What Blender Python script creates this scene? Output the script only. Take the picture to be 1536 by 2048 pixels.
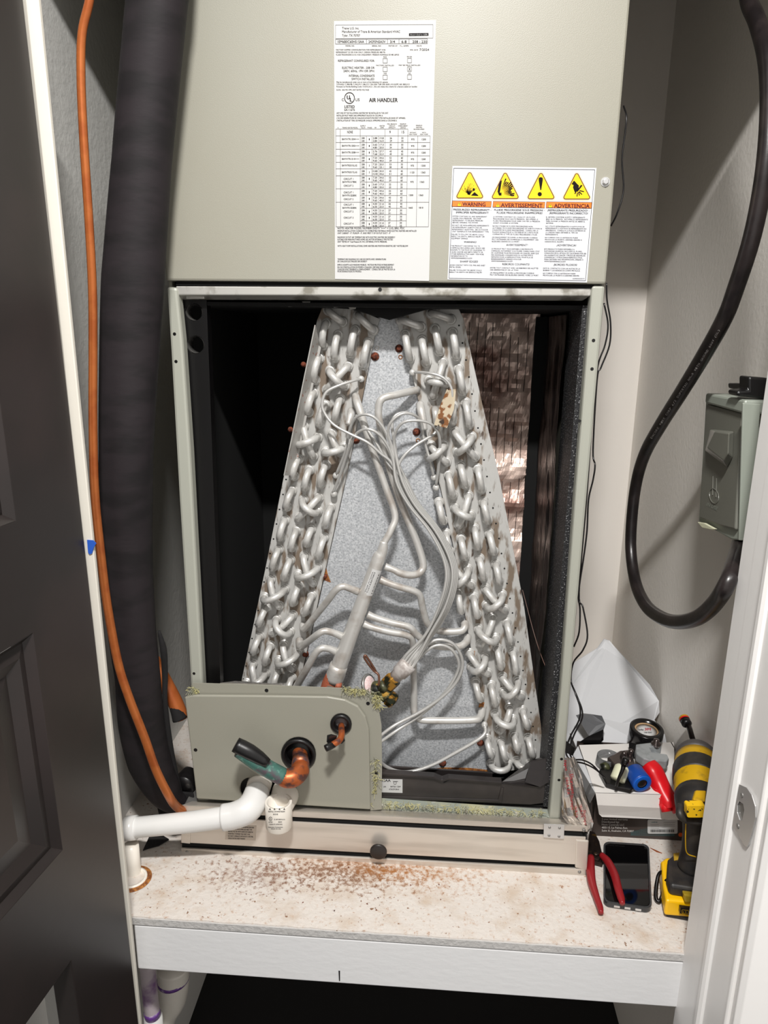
import bpy, bmesh, math, random
from mathutils import Vector, Matrix, noise
random.seed(7)
for o in list(bpy.data.objects): bpy.data.objects.remove(o)
SC = bpy.context.scene
COL = SC.collection
# ---------------------------------------------------------------- camera
F = 1400.0
CP = Vector((.37078452, -.99167159, .76011429))
YAW, PIT, ROL = -.0652639, .25044164, .01239376
fw = Vector((math.sin(YAW)*math.cos(PIT), math.cos(YAW)*math.cos(PIT), -math.sin(PIT)))
r0 = Vector((math.cos(YAW), -math.sin(YAW), 0)); u0 = r0.cross(fw)
rt = r0*math.cos(ROL)+u0*math.sin(ROL); up = -r0*math.sin(ROL)+u0*math.cos(ROL)
cd = bpy.data.cameras.new('camera'); cam = bpy.data.objects.new('camera', cd); COL.objects.link(cam)
cd.sensor_fit = 'HORIZONTAL'; cd.sensor_width = 36; cd.lens = F/1536*36; cd.clip_start = .01
M = Matrix((rt, up, -fw)).transposed().to_4x4(); M.translation = CP; cam.matrix_world = M
SC.camera = cam
# ---------------------------------------------------------------- light
SC.view_settings.view_transform = 'Standard'; SC.view_settings.look = 'None'
SC.view_settings.gamma = 1; SC.view_settings.use_curve_mapping = False
SC.view_settings.exposure = 0.0
w = bpy.data.worlds.new('world'); SC.world = w; w.use_nodes = True
w.node_tree.nodes['Background'].inputs[0].default_value = (1, .965, .92, 1)
w.node_tree.nodes['Background'].inputs[1].default_value = .68
def area(name, loc, tgt, size, power, col=(1, 1, 1)):
    l = bpy.data.lights.new(name, 'AREA'); l.shape = 'ELLIPSE'; l.size = size; l.size_y = .09; l.energy = power; l.color = col
    o = bpy.data.objects.new(name, l); COL.objects.link(o); o.location = loc
    o.rotation_euler = (Vector(tgt)-Vector(loc)).to_track_quat('-Z', 'Y').to_euler(); return o
area('ceiling_lamp', (.37, -1.06, 1.765), (.37, -1.0599, 0), .20, 47, (1, .98, .95))
# ---------------------------------------------------------------- geometry helpers
def ray(px, py): return fw*F+rt*(px-768)+up*(1024-py)
def U(px, py, y=None, x=None, z=None):
    d = ray(px, py)
    if y is not None: t = (y-CP.y)/d.y
    elif x is not None: t = (x-CP.x)/d.x
    else: t = (z-CP.z)/d.z
    return CP+d*t
def rpx(n, p): return n*((p-CP).dot(fw))/F          # a radius in metres from its size in the photograph
def ob(name, bm, mat, parent=None, smooth=False, bevel=0, kind=None, seg=2):
    bmesh.ops.recalc_face_normals(bm, faces=bm.faces)
    me = bpy.data.meshes.new(name); bm.to_mesh(me); bm.free()
    for m_ in (mat if isinstance(mat, (list, tuple)) else [mat]): me.materials.append(m_)
    if smooth:
        for p in me.polygons: p.use_smooth = True
    o = bpy.data.objects.new(name, me); COL.objects.link(o)
    if parent: o.parent = parent; o.matrix_parent_inverse = Matrix.Translation(-parent.location)
    if bevel:
        b = o.modifiers.new('bevel', 'BEVEL'); b.width = bevel; b.segments = seg; b.limit_method = 'ANGLE'; b.angle_limit = .6
        b.harden_normals = False
    if kind: o['kind'] = kind
    return o
def thing(name, label, cat, loc=(0, 0, 0), group=None):
    o = bpy.data.objects.new(name, None); COL.objects.link(o); o.location = loc
    return tag(o, label, cat, group)
def tag(o, label, cat, group=None):
    o['label'] = label; o['category'] = cat
    if group: o['group'] = group
    return o
def struct(o): o['kind'] = 'structure'; return o
def box(bm, x0, x1, y0, y1, z0, z1):
    v = [bm.verts.new((x, y, z)) for x in (x0, x1) for y in (y0, y1) for z in (z0, z1)]
    for f in ((0, 1, 3, 2), (4, 6, 7, 5), (0, 4, 5, 1), (2, 3, 7, 6), (0, 2, 6, 4), (1, 5, 7, 3)): bm.faces.new([v[i] for i in f])
    return bm
def B(): return bmesh.new()
def slab(bm, pts, off):
    """closed polygon of 3-D points extruded by the vector off"""
    off = Vector(off); a = [bm.verts.new(p) for p in pts]; b = [bm.verts.new(Vector(p)+off) for p in pts]
    bm.faces.new(a); bm.faces.new(b[::-1]); n = len(a)
    for i in range(n): bm.faces.new([a[i], a[(i+1) % n], b[(i+1) % n], b[i]])
    return bm
def py_(bm, poly, y, th): return slab(bm, [U(a, b, y=y) for a, b in poly], (0, th, 0))
def px_(bm, poly, x, th): return slab(bm, [U(a, b, x=x) for a, b in poly], (th, 0, 0))
def pz_(bm, poly, z, th): return slab(bm, [U(a, b, z=z) for a, b in poly], (0, 0, th))
def plate(bm, outer, holes, off):
    """plate with holes; outer / holes: lists of 3-D points"""
    off = Vector(off); loops = []
    for k, lp in enumerate([outer]+holes): loops.append([bm.verts.new(p) for p in lp])
    es = []
    for lp in loops:
        for i in range(len(lp)): es.append(bm.edges.new((lp[i], lp[(i+1) % len(lp)])))
    r = bmesh.ops.triangle_fill(bm, use_beauty=True, use_dissolve=False, edges=es)
    fs = [g for g in r['geom'] if isinstance(g, bmesh.types.BMFace)]
    mp = {}
    for lp in loops:
        for v in lp: mp[v] = bm.verts.new(v.co+off)
    for f in fs: bm.faces.new([mp[v] for v in f.verts][::-1])
    for lp in loops:
        for i in range(len(lp)):
            a, b = lp[i], lp[(i+1) % len(lp)]; bm.faces.new([a, b, mp[b], mp[a]])
    return bm
def circ(cx, cy, r, n=24, ry=None): return [(cx+r*math.cos(2*math.pi*i/n), cy+(ry or r)*math.sin(2*math.pi*i/n)) for i in range(n)]
def rrect(x0, y0, x1, y1, r, n=5):
    o = []
    for cx, cy, a0 in ((x1-r, y0+r, -90), (x1-r, y1-r, 0), (x0+r, y1-r, 90), (x0+r, y0+r, 180)):
        for i in range(n+1):
            a = math.radians(a0+90*i/n); o.append((cx+r*math.cos(a), cy+r*math.sin(a)))
    return o
def crom(P, n=6):
    P = [Vector(p) for p in P]
    if len(P) < 3: return P
    Q = [P[0]*2-P[1]]+P+[P[-1]*2-P[-2]]; o = []
    for i in range(1, len(Q)-2):
        a, b, c, d = Q[i-1:i+3]
        for k in range(n):
            t = k/n; o.append(.5*((2*b)+(-a+c)*t+(2*a-5*b+4*c-d)*t*t+(-a+3*b-3*c+d)*t**3))
    return o+[P[-1]]
def tube(bm, pts, rad, sides=10, sm=6, caps=True, sec=None):
    n0 = len(pts); R = rad if isinstance(rad, (list, tuple)) else [rad]*n0
    Q = crom(pts, sm) if sm > 1 else [Vector(p) for p in pts]; n = len(Q)
    rr = []
    for i in range(n):
        t = i/(n-1)*(n0-1); k = min(int(t), n0-2); rr.append(R[k]+(R[k+1]-R[k])*(t-k))
    T = [(Q[min(i+1, n-1)]-Q[max(i-1, 0)]).normalized() for i in range(n)]
    a = Vector((0, 0, 1)) if abs(T[0].z) < .9 else Vector((1, 0, 0)); nn = (a-T[0]*a.dot(T[0])).normalized(); rings = []
    for i in range(n):
        nn = (nn-T[i]*nn.dot(T[i])).normalized(); bb = T[i].cross(nn); ring = []
        for k in range(sides):
            th = 2*math.pi*k/sides; q = rr[i]*(sec(th) if sec else 1)
            ring.append(bm.verts.new(Q[i]+(nn*math.cos(th)+bb*math.sin(th))*q))
        rings.append(ring)
    for i in range(n-1):
        for k in range(sides):
            bm.faces.new([rings[i][k], rings[i][(k+1) % sides], rings[i+1][(k+1) % sides], rings[i+1][k]])
    if caps: bm.faces.new(rings[0][::-1]); bm.faces.new(rings[-1])
    return bm
def tp(bm, P, r, **k):
    """tube through (px, py, depth) points; r in photograph pixels (number or list)"""
    Q = [U(a, b, y=c) for a, b, c in P]; R = r if isinstance(r, (list, tuple)) else [r]*len(Q)
    return tube(bm, Q, [rpx(R[i], Q[i]) for i in range(len(Q))], **k)
def lathe(bm, o, ax, prof, n=24, caps=True):
    o = Vector(o); ax = Vector(ax).normalized(); a = Vector((0, 0, 1)) if abs(ax.z) < .9 else Vector((1, 0, 0))
    e = (a-ax*a.dot(ax)).normalized(); f = ax.cross(e); R = []
    for t, r in prof: R.append([bm.verts.new(o+ax*t+(e*math.cos(2*math.pi*k/n)+f*math.sin(2*math.pi*k/n))*r) for k in range(n)])
    for i in range(len(R)-1):
        for k in range(n): bm.faces.new([R[i][k], R[i][(k+1) % n], R[i+1][(k+1) % n], R[i+1][k]])
    if caps: bm.faces.new(R[0][::-1]); bm.faces.new(R[-1])
    return bm
# ---------------------------------------------------------------- materials
def lin(c): return tuple(((v/255)/12.92 if v <= 10 else (((v/255)+.055)/1.055)**2.4) for v in c)+(1,)
MATS = {}
def mat(name, c, rough=.5, metal=0, c2=None, sc=8, thr=(.45, .6), c3=None, sc3=60, thr3=(.6, .65), bump=0, bsc=200, aniso=None, spec=.5,
        stretch=(1, 1, 1), coat=0, vor=False, trans=0, c3s=None):
    if name in MATS: return MATS[name]
    m = bpy.data.materials.new(name); MATS[name] = m; m.use_nodes = True; nt = m.node_tree; N = nt.nodes; L = nt.links
    b = N['Principled BSDF']; b.inputs['Base Color'].default_value = lin(c); b.inputs['Roughness'].default_value = rough
    b.inputs['Metallic'].default_value = metal; b.inputs['Specular IOR Level'].default_value = spec
    if coat: b.inputs['Coat Weight'].default_value = coat
    if trans: b.inputs['Transmission Weight'].default_value = trans
    g = N.new('ShaderNodeNewGeometry'); mp = N.new('ShaderNodeMapping'); mp.inputs['Scale'].default_value = stretch
    L.new(g.outputs['Position'], mp.inputs[0])
    def nz(s, d=4):
        n = N.new('ShaderNodeTexNoise'); n.inputs['Scale'].default_value = s; n.inputs['Detail'].default_value = d; L.new(mp.outputs[0], n.inputs['Vector']); return n
    def ramp(src, t):
        r = N.new('ShaderNodeMapRange'); r.inputs['From Min'].default_value = t[0]; r.inputs['From Max'].default_value = t[1]; L.new(src, r.inputs[0]); return r.outputs[0]
    cur = None
    def mix(fac, c_a, c_b):
        x = N.new('ShaderNodeMix'); x.data_type = 'RGBA'; L.new(fac, x.inputs[0])
        if isinstance(c_a, tuple): x.inputs[6].default_value = c_a
        else: L.new(c_a, x.inputs[6])
        x.inputs[7].default_value = c_b; return x.outputs[2]
    if c2:
        if vor:
            v = N.new('ShaderNodeTexVoronoi'); v.inputs['Scale'].default_value = sc; L.new(mp.outputs[0], v.inputs['Vector'])
            s = N.new('ShaderNodeSeparateColor'); L.new(v.outputs['Color'], s.inputs[0]); f = ramp(s.outputs[0], thr)
        else: f = ramp(nz(sc).outputs['Fac'], thr)
        cur = mix(f, lin(c), lin(c2))
    if c3:
        f = ramp(nz(sc3, 6).outputs['Fac'], thr3); cur = mix(f, cur if cur is not None else lin(c), lin(c3))
    if cur is not None: L.new(cur, b.inputs['Base Color'])
    if bump:
        bp = N.new('ShaderNodeBump'); bp.inputs['Strength'].default_value = bump; bp.inputs['Distance'].default_value = .002
        L.new(nz(bsc, 5).outputs['Fac'], bp.inputs['Height']); L.new(bp.outputs[0], b.inputs['Normal'])
    return m
WALL = mat('wall_paint', (246, 241, 234), .75, bump=.35, bsc=120)
WALLB = mat('back_wall_paint', (250, 244, 237), .8, bump=.1, bsc=60)
SHELFSHADE = mat('painted_shade_under_shelf', (22, 21, 22), .9)  # near-black base colour paints in the shade below the shelf
TRIM = mat('white_trim_paint', (246, 244, 242), .35, bump=.06, bsc=60)
JAMB = mat('jamb_paint', (214, 209, 198), .5, bump=.08, bsc=80)
DOORM = mat('black_door_paint', (38, 33, 32), .33, bump=.05, bsc=40, c2=(46, 38, 37), sc=5)
PANEL = mat('grey_green_enamel', (153, 150, 137), .42, bump=.12, bsc=900, c2=(155, 153, 141), sc=3)
PANEL2 = mat('grey_green_enamel_lower', (150, 148, 136), .42, bump=.06, bsc=700)
COLUMN = mat('frame_enamel', (168, 169, 158), .42)
GALV = mat('galvanised_spangle', (178, 181, 185), .42, .2, c2=(204, 206, 209), sc=420, thr=(.2, .9), vor=True, c3=(140, 143, 146), sc3=330, thr3=(.5, .7), bump=.1, bsc=300)
SHEET = mat('tube_sheet_metal', (184, 183, 180), .5, .12, c2=(122, 108, 94), sc=70, thr=(.5, .6), c3=(84, 70, 60), sc3=150, thr3=(.62, .72), stretch=(1, 1, .3), bump=.2, bsc=250)
ALU = mat('dull_aluminium_tube', (212, 211, 208), .34, .35, c2=(196, 194, 190), sc=60)
ALU2 = mat('aluminium_pipe', (204, 202, 198), .36, .35, c2=(176, 168, 160), sc=40, thr=(.5, .7))
CAPM = mat('thin_feeder_metal', (200, 199, 196), .3, .45)
STEEL = mat('bright_steel_sheet', (214, 206, 196), .36, .5, c2=(196, 188, 178), sc=4, bump=.03, bsc=90, stretch=(1, 1, 12))
STEELD = mat('dull_steel', (150, 148, 145), .4, .7)
RAIL = mat('worn_steel_rail', (206, 204, 198), .38, .5, c2=(150, 146, 136), sc=30, thr=(.5, .6), c3=(150, 96, 60), sc3=14, thr3=(.68, .75))
CHROME = mat('chrome', (222, 222, 222), .3, .8)
BLACKP = mat('black_plastic', (18, 17, 18), .35)
BLACKM = mat('black_liner', (7, 7, 7), .9)
FOAM = mat('black_foam_rubber', (36, 31, 34), .7, spec=.3, bump=.3, bsc=25, stretch=(1, 1, 3), c2=(26, 23, 25), sc=12)
FOAMIN = mat('foam_inside', (20, 18, 19), .9, bump=.4, bsc=150)
COPPER = mat('bright_copper', (184, 104, 52), .35, .4, c2=(168, 88, 42), sc=30)
COPPERT = mat('tarnished_copper', (176, 92, 48), .4, .5, c2=(98, 64, 58), sc=70, thr=(.5, .62))
PATINA = mat('heat_patina_copper', (72, 116, 106), .45, .3, c2=(100, 82, 92), sc=50, thr=(.5, .62), c3=(120, 160, 148), sc3=130, thr3=(.58, .7))
BRASS = mat('grimy_brass', (168, 122, 48), .35, .6, c2=(40, 44, 30), sc=60, thr=(.48, .56))
BRASSG = mat('green_grimy_brass', (82, 84, 58), .4, .4, c2=(22, 24, 20), sc=60, thr=(.46, .56), c3=(180, 140, 60), sc3=90, thr3=(.58, .64))
COPRED = mat('flux_red_copper', (168, 92, 66), .6, .1, c2=(120, 130, 120), sc=60, thr=(.6, .7), bump=.5, bsc=300)
RUST = mat('rust', (122, 60, 38), .9, c2=(72, 36, 26), sc=300, bump=.6, bsc=500)
RUSTO = mat('orange_rust', (176, 116, 54), .8, c2=(116, 66, 34), sc=200, thr=(.4, .6))
PVC = mat('white_pvc', (222, 221, 219), .25, spec=.6)
PVC2 = mat('offwhite_pvc', (232, 226, 216), .3)
PVCIN = mat('pvc_inside', (140, 124, 98), .5)
PURPLE = mat('purple_primer', (104, 60, 140), .4, c2=(190, 170, 200), sc=60)
FIBER = mat('yellow_glass_fibre', (190, 184, 130), .95, c2=(150, 150, 132), sc=60, thr=(.45, .6), bump=1, bsc=400)
WHITEL = mat('label_white', (200, 200, 199), .65)
WHITEW = mat('warning_label_white', (220, 222, 227), .3)
INK = mat('print_dark', (34, 30, 32), .8, spec=.05)
INKG = mat('print_grey', (74, 70, 72), .8, spec=.05)
INKR = mat('print_red', (198, 40, 52), .4)
YEL = mat('safety_yellow', (250, 206, 0), .35)
YELD = mat('triangle_border', (96, 40, 12), .4)
PEACH = mat('triangle_glow', (250, 222, 176), .4)
ORG = mat('safety_orange', (242, 124, 40), .35)
ORGINK = mat('warning_word_ink', (92, 24, 16), .4)
BLUET = mat('blue_masking_tape', (34, 84, 180), .6)
CORDM = mat('black_cord_rubber', (26, 22, 23), .32, c2=(40, 34, 34), sc=30, bump=.08, bsc=120)
WIRE = mat('black_wire', (16, 14, 16), .35)
OUTG = mat('outlet_grey', (150, 156, 146), .4)
OUTD = mat('smoked_grey_cover', (112, 112, 104), .28)
PAPERW = mat('white_card', (232, 228, 224), .5)
PAPERG = mat('silver_card', (212, 213, 216), .4)
BROWNC = mat('dark_brown_card', (62, 52, 48), .45)
REDP = mat('red_plastic', (214, 20, 30), .35)
REDG = mat('dark_red_grip', (140, 26, 32), .35)
BLUEP = mat('blue_plastic', (22, 68, 150), .35)
BLUEP2 = mat('blue_ring', (10, 90, 190), .35)
CREAM = mat('cream_plastic', (222, 222, 192), .4)
GREYCAST = mat('grey_cast_metal', (176, 180, 182), .4, .4, c2=(156, 160, 162), sc=60)
YDR = mat('drill_yellow', (200, 156, 14), .45, c2=(150, 118, 30), sc=60, thr=(.55, .7))
YBAT = mat('battery_yellow', (246, 190, 6), .35)
BDR = mat('drill_black_rubber', (36, 34, 34), .5, c2=(50, 46, 42), sc=50)
GDR = mat('drill_grey', (74, 70, 70), .5)
GLASSB = mat('phone_glass', (8, 8, 9), .06, spec=.6)
CLEAR = mat('clear_case', (190, 192, 194), .1, trans=.85)
FOILT = mat('crumpled_foil', (200, 196, 192), .22, .9, bump=.6, bsc=50)
SHELF = mat('scuffed_white_board', (212, 205, 198), .7, c2=(196, 180, 164), sc=24, thr=(.5, .75), c3=(128, 92, 66), sc3=170, thr3=(.66, .72), bump=.6, bsc=150)
BOARD = mat('white_painted_timber', (230, 230, 231), .6, bump=.18, bsc=90, stretch=(.6, 1, 1.4))
BOARDE = mat('raw_painted_board_edge', (188, 186, 184), .8, bump=.9, bsc=160)
STAINS = None
# brown spill stain on the shelf board, a mark with its own shape
def add_stain(m):
    nt = m.node_tree; N = nt.nodes; L = nt.links; b = N['Principled BSDF']; src = b.inputs['Base Color'].links[0].from_socket
    g = N.new('ShaderNodeNewGeometry')
    def spot(cx, cy, rx, ry):
        mp = N.new('ShaderNodeMapping'); mp.inputs['Location'].default_value = (-cx/rx, -cy/ry, 0); mp.inputs['Scale'].default_value = (1/rx, 1/ry, 0)
        L.new(g.outputs['Position'], mp.inputs[0]); ln = N.new('ShaderNodeVectorMath'); ln.operation = 'LENGTH'; L.new(mp.outputs[0], ln.inputs[0])
        r = N.new('ShaderNodeMapRange'); r.inputs[1].default_value = 1.1; r.inputs[2].default_value = .1; r.inputs[3].default_value = 0; r.inputs[4].default_value = 1; L.new(ln.outputs['Value'], r.inputs[0]); return r.outputs[0]
    n = N.new('ShaderNodeTexNoise'); n.inputs['Scale'].default_value = 130; n.inputs['Detail'].default_value = 9; n.inputs['Roughness'].default_value = .75; L.new(g.outputs['Position'], n.inputs['Vector'])
    for c, (cx, cy, rx, ry), lo in (((176, 134, 100, 255), (.29, -.045, .22, .06), .55), ((96, 62, 42, 255), (.25, -.06, .20, .07), .63), ((160, 100, 40, 255), (.33, -.05, .12, .03), .62), ((130, 96, 80, 255), (.12, -.07, .16, .07), .63)):
        s = spot(cx, cy, rx, ry); a = N.new('ShaderNodeMath'); a.operation = 'MULTIPLY_ADD'; L.new(s, a.inputs[0]); a.inputs[1].default_value = .2; L.new(n.outputs['Fac'], a.inputs[2])
        r = N.new('ShaderNodeMapRange'); r.inputs[1].default_value = lo; r.inputs[2].default_value = lo+.14; r.inputs[4].default_value = .8; L.new(a.outputs[0], r.inputs[0])
        x = N.new('ShaderNodeMix'); x.data_type = 'RGBA'; L.new(r.outputs[0], x.inputs[0]); L.new(src, x.inputs[6]); x.inputs[7].default_value = lin(c[:3]); src = x.outputs[2]
    L.new(src, b.inputs['Base Color'])
add_stain(SHELF)
# foil with scrim lines
def foil():
    m = mat('foil_scrim_liner', (250, 224, 210), .36, .35, c2=(158, 122, 110), sc=14, thr=(.4, .65), bump=.8, bsc=60)
    return m
FOIL = foil()
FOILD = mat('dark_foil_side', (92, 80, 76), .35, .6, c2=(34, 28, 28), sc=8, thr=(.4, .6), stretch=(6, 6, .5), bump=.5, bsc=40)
SPECK = mat('speckled_black_liner', (30, 30, 32), .55, c3=(150, 150, 152), sc3=420, thr3=(.58, .68), bump=.5, bsc=400)
PAN = mat('black_drain_pan', (40, 36, 36), .38, c2=(54, 48, 46), sc=10)
# ---------------------------------------------------------------- flat print
def textgeo(s, cache={}):
    if s in cache: return cache[s]
    c = bpy.data.curves.new('t', 'FONT'); c.body = s; c.resolution_u = 2; o = bpy.data.objects.new('t', c); COL.objects.link(o)
    dg = bpy.context.evaluated_depsgraph_get(); me = bpy.data.meshes.new_from_object(o.evaluated_get(dg))
    v = [tuple(x.co[:2]) for x in me.vertices]; f = [tuple(p.vertices) for p in me.polygons]
    bpy.data.objects.remove(o); bpy.data.curves.remove(c); bpy.data.meshes.remove(me)
    xs = [a for a, b in v] or [0]; r = (v, f, min(xs), max(xs)); cache[s] = r; return r
class Print:
    """flat ink on a surface: shapes are laid out over the surface and lifted onto it by fn(px, py)"""
    def __init__(s, fn): s.fn = fn; s.d = {}
    def b(s, m):
        if m not in s.d: s.d[m] = bmesh.new()
        return s.d[m]
    def poly(s, P, m=None):
        bm = s.b(m or INK); bm.faces.new([bm.verts.new(s.fn(a, b)) for a, b in P])
    def line(s, x0, y0, x1, y1, w=.8, m=None):
        dx, dy = x1-x0, y1-y0; l = math.hypot(dx, dy); nx, ny = -dy/l*w/2, dx/l*w/2
        s.poly([(x0+nx, y0+ny), (x1+nx, y1+ny), (x1-nx, y1-ny), (x0-nx, y0-ny)], m)
    def rect(s, x0, y0, x1, y1, w=.8, m=None, sk=0, lean=0):
        P = [(x0, y0), (x1, y0+sk), (x1-lean, y1+sk), (x0-lean, y1)]
        for i in range(4): a, b = P[i], P[(i+1) % 4]; s.line(*a, *b, w, m)
    def text(s, x, y, t, h, w=None, m=None, al='L', ang=0, bold=.14):
        """x, y: baseline start; h: capital height; w: total width"""
        v, f, a, b = textgeo(t)
        if not v: return
        sy = h/.7; sx = (w/(b-a)) if w else sy; tw = (b-a)*sx
        ox = {'L': 0, 'C': -tw/2, 'R': -tw}[al]; ca, sa = math.cos(math.radians(ang)), math.sin(math.radians(ang)); bm = s.b(m or INK)
        for dx in ((0,) if not bold else (0, bold)):
            vs = []
            for p, q in v:
                X = (p-a)*sx+ox+dx; Y = -q*sy; vs.append(bm.verts.new(s.fn(x+X*ca-Y*sa, y+X*sa+Y*ca)))
            for fc in f: bm.faces.new([vs[i] for i in fc])
    def done(s, name, parent):
        for m, bm in s.d.items(): 
            me = bpy.data.meshes.new(name); bm.to_mesh(me); bm.free(); me.materials.append(m)
            o = bpy.data.objects.new(name, me); COL.objects.link(o); o.parent = parent; o.matrix_parent_inverse = Matrix.Translation(-parent.matrix_basis.translation) if parent.type == 'EMPTY' else Matrix()
exec_parts = []
# ================================================================ SETTING
ZS = -.075
struct(ob('wall_right', box(B(), .85, .89, -.17, .74, -.8, 2.0), WALL))
struct(ob('wall_back', box(B(), -.19, .89, .70, .74, -.8, 2.0), WALLB))
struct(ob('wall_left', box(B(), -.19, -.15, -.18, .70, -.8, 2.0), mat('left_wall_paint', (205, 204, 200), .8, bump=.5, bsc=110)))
struct(ob('ceiling', box(B(), -.19, .89, -.20, .74, 2.0, 2.04), WALL))
struct(ob('wall_front', box(B(), -.9, 1.4, -.20, -.17, 1.316, 2.0), WALL))
struct(ob('floor', box(B(), -1.2, 1.6, -2.2, .57, -.84, -.8), SHELFSHADE))
# shelf the unit stands on: board + front timber
pf = thing('platform', 'white painted timber platform carrying the air handler, brown-stained in the middle', 'shelf', (.33, 0, ZS))
XL, XR = -.15, .85
bm = B()
hole = [(-.112+.024*math.cos(a*math.pi/12), -.085+.024*math.sin(a*math.pi/12), ZS) for a in range(24)]
def rag(x0, x1, y, z, n=60, a=.0012): return [(x0+(x1-x0)*i/n, y+random.uniform(-a, a), z) for i in range(n+1)]
plate(bm, rag(XL, XR, -.168, ZS)+[(XR, .70, ZS), (XL, .70, ZS)], [], (0, 0, -.012))
ob('shelf_board', bm, SHELF, pf)
bm = B(); box(bm, XL, XR, -.1705, -.150, ZS-.0125, ZS-.0018)
for v in bm.verts: v.co.y += random.uniform(-.0005, .0005)
ob('board_edge', bm, BOARDE, pf)
ob('front_board', box(B(), -.045, .755, -.1695, -.150, -.170, ZS-.0150), BOARD, pf, bevel=.002)
ob('side_cleat', box(B(), .835, .85, -.15, .50, -.15, ZS-.012), SHELFSHADE, pf)
# pvc stub rising flush through the shelf
t = thing('drain_stub', 'off-white pvc pipe socket set into the shelf at its left front corner', 'pipe', U(268, 1760, z=ZS+.002))
c0 = U(266, 1757, z=ZS+.001)
ob('socket_rim', lathe(B(), c0, (0, 0, 1), [(-.02, .0215), (.003, .0215), (.003, .0175), (-.018, .0175)], 28, caps=False), PVC2, t, True)
ob('sealant_ring', lathe(B(), c0, (0, 0, 1), [(-.0005, .0285), (.0008, .026), (.0012, .0218)], 28, caps=False), RUSTO, t, True)
ob('socket_floor', lathe(B(), c0, (0, 0, 1), [(-.018, .0176), (-.0175, .0176)], 20), PVCIN, t)
# right jamb: a profile run up the wall
def runz(name, P, z0, z1, m, parent=None, bev=0):
    bm = slab(B(), [(a, b, z0) for a, b in P], (0, 0, z1-z0)); return ob(name, bm, m, parent, bevel=bev)
JR = .745
struct(runz('trim_1', [(.86, -.166), (JR, -.166), (JR, -.198), (.86, -.198)], -.8, 1.31, JAMB if 0 else TRIM, bev=.0008))
struct(runz('trim_2', [(.86, -.1985), (JR-.001, -.1985), (JR-.001, -.238), (.86, -.238)], -.8, 1.31, TRIM, bev=.001))
t3 = struct(runz('trim_3', [(.86, -.2385), (.741, -.2385), (.7375, -.240), (.7355, -.244), (.7355, -.250), (.738, -.254), (.741, -.256), (.741, -.3035), (.7395, -.305), (.7395, -.308), (.741, -.310), (.86, -.310)], -.8, 1.31, TRIM, bev=.0006))
t4 = struct(runz('trim_4', [(.744, -.3105), (.741, -.324), (.746, -.330), (.765, -.333), (.80, -.336), (.92, -.336), (.92, -.3105)], -.8, 1.31, TRIM, bev=.001))
# left jamb strip, door
struct(ob('trim_5', py_(B(), [(42, -80), (68, -80), (77, 0), (147, 700), (217, 1400), (281, 2048), (285, 2100), (252, 2100), (248, 2048), (192, 1400), (125, 700), (50, 0)], -.205, .006), JAMB, bevel=.0012))
struct(ob('trim_6', py_(B(), [(56, -60), (246, 1900), (266, 2120), (236, 2120), (36, -60)], -.175, .02), JAMB))
# blue tape
bt = ob('tape_scrap', py_(B(), [(174, 1080), (186, 1081), (192, 1087), (187, 1096), (184, 1107), (179, 1109), (176, 1105)], -.2065, .0012), BLUET); tag(bt, 'torn scrap of blue masking tape stuck on the left door jamb', 'tape')
# door: plane through the hinge line
H0 = Vector((-.030, -.208, 0)); DD = Vector((-.112, -.9937, 0)).normalized(); DN = Vector((DD.y, -DD.x, 0)); 
if DN.x < 0: DN = -DN
def Ud(px, py, off=0):
    d = ray(px, py); t = ((H0+DN*off-CP).dot(DN))/d.dot(DN); return CP+d*t
def sz(px, py):
    p = Ud(px, py); return ((p-H0).dot(DD), p.z)
def D3(s, z, off=0): return H0+DD*s+DN*off+Vector((-.0143*(z+.2), 0, z))       # the door hangs a touch out of plumb
s1, z1 = sz(133, 1700); s2, z2 = sz(52, 1042); s3, z3 = sz(81, 1268)
door = thing('door_1', '', '', tuple(D3(.4, -.8))); del door['label']; del door['category']; door['kind'] = 'structure'
sv, zv = sz(147, 1922)
def rectz(sa, sb, za, zb, off=0): return [D3(sa, za, off), D3(sb, za, off), D3(sb, zb, off), D3(sa, zb, off)]
vent = [D3(sv, zv), D3(.60, zv), D3(.60, -.70), D3(sv, -.70)]
bm = plate(B(), rectz(.004, .76, -.78, 1.24), [rectz(s1, .66, z1, z3), rectz(s2, .66, z2, 1.13), vent], DN*-.03)
ob('door_slab', bm, DOORM, door, bevel=.001)
def dpanel(sa, sb, za, zb):
    bm = B(); P = []
    for ins, off in ((0, 0), (.008, -.008), (.020, -.004), (.034, -.011), (.060, -.004)):
        P.append([bm.verts.new(p) for p in rectz(sa+ins, sb-ins, za+ins, zb-ins, off)])
    for i in range(len(P)-1):
        for k in range(4): bm.faces.new([P[i][k], P[i][(k+1) % 4], P[i+1][(k+1) % 4], P[i+1][k]])
    bm.faces.new(P[-1]); return bm
ob('panel', dpanel(s1, .66, z1, z3), DOORM, door); ob('panel', dpanel(s2, .66, z2, 1.13), DOORM, door)
bm = B()
for i in range(22):
    z = zv-.01-i*.022; slab(bm, [D3(sv+.11, z, -.05), D3(.62, z, -.05), D3(.62, z-.006, -.05), D3(sv+.11, z-.006, -.05)], DN*-.012)
for i in range(30):
    s = sv+.11+i*.014; slab(bm, [D3(s, zv+.02, -.055), D3(s+.003, zv+.02, -.055), D3(s+.003, -.75, -.055), D3(s, -.75, -.055)], DN*-.003)
ob('vent_grille', bm, STEELD, door, kind=None)
ob('vent_back', slab(B(), [D3(sv-.2, zv+.1, -.20), D3(.8, zv+.1, -.20), D3(.8, -.8, -.20), D3(sv-.2, -.8, -.20)], DN*-.01), TRIM, door)
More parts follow.
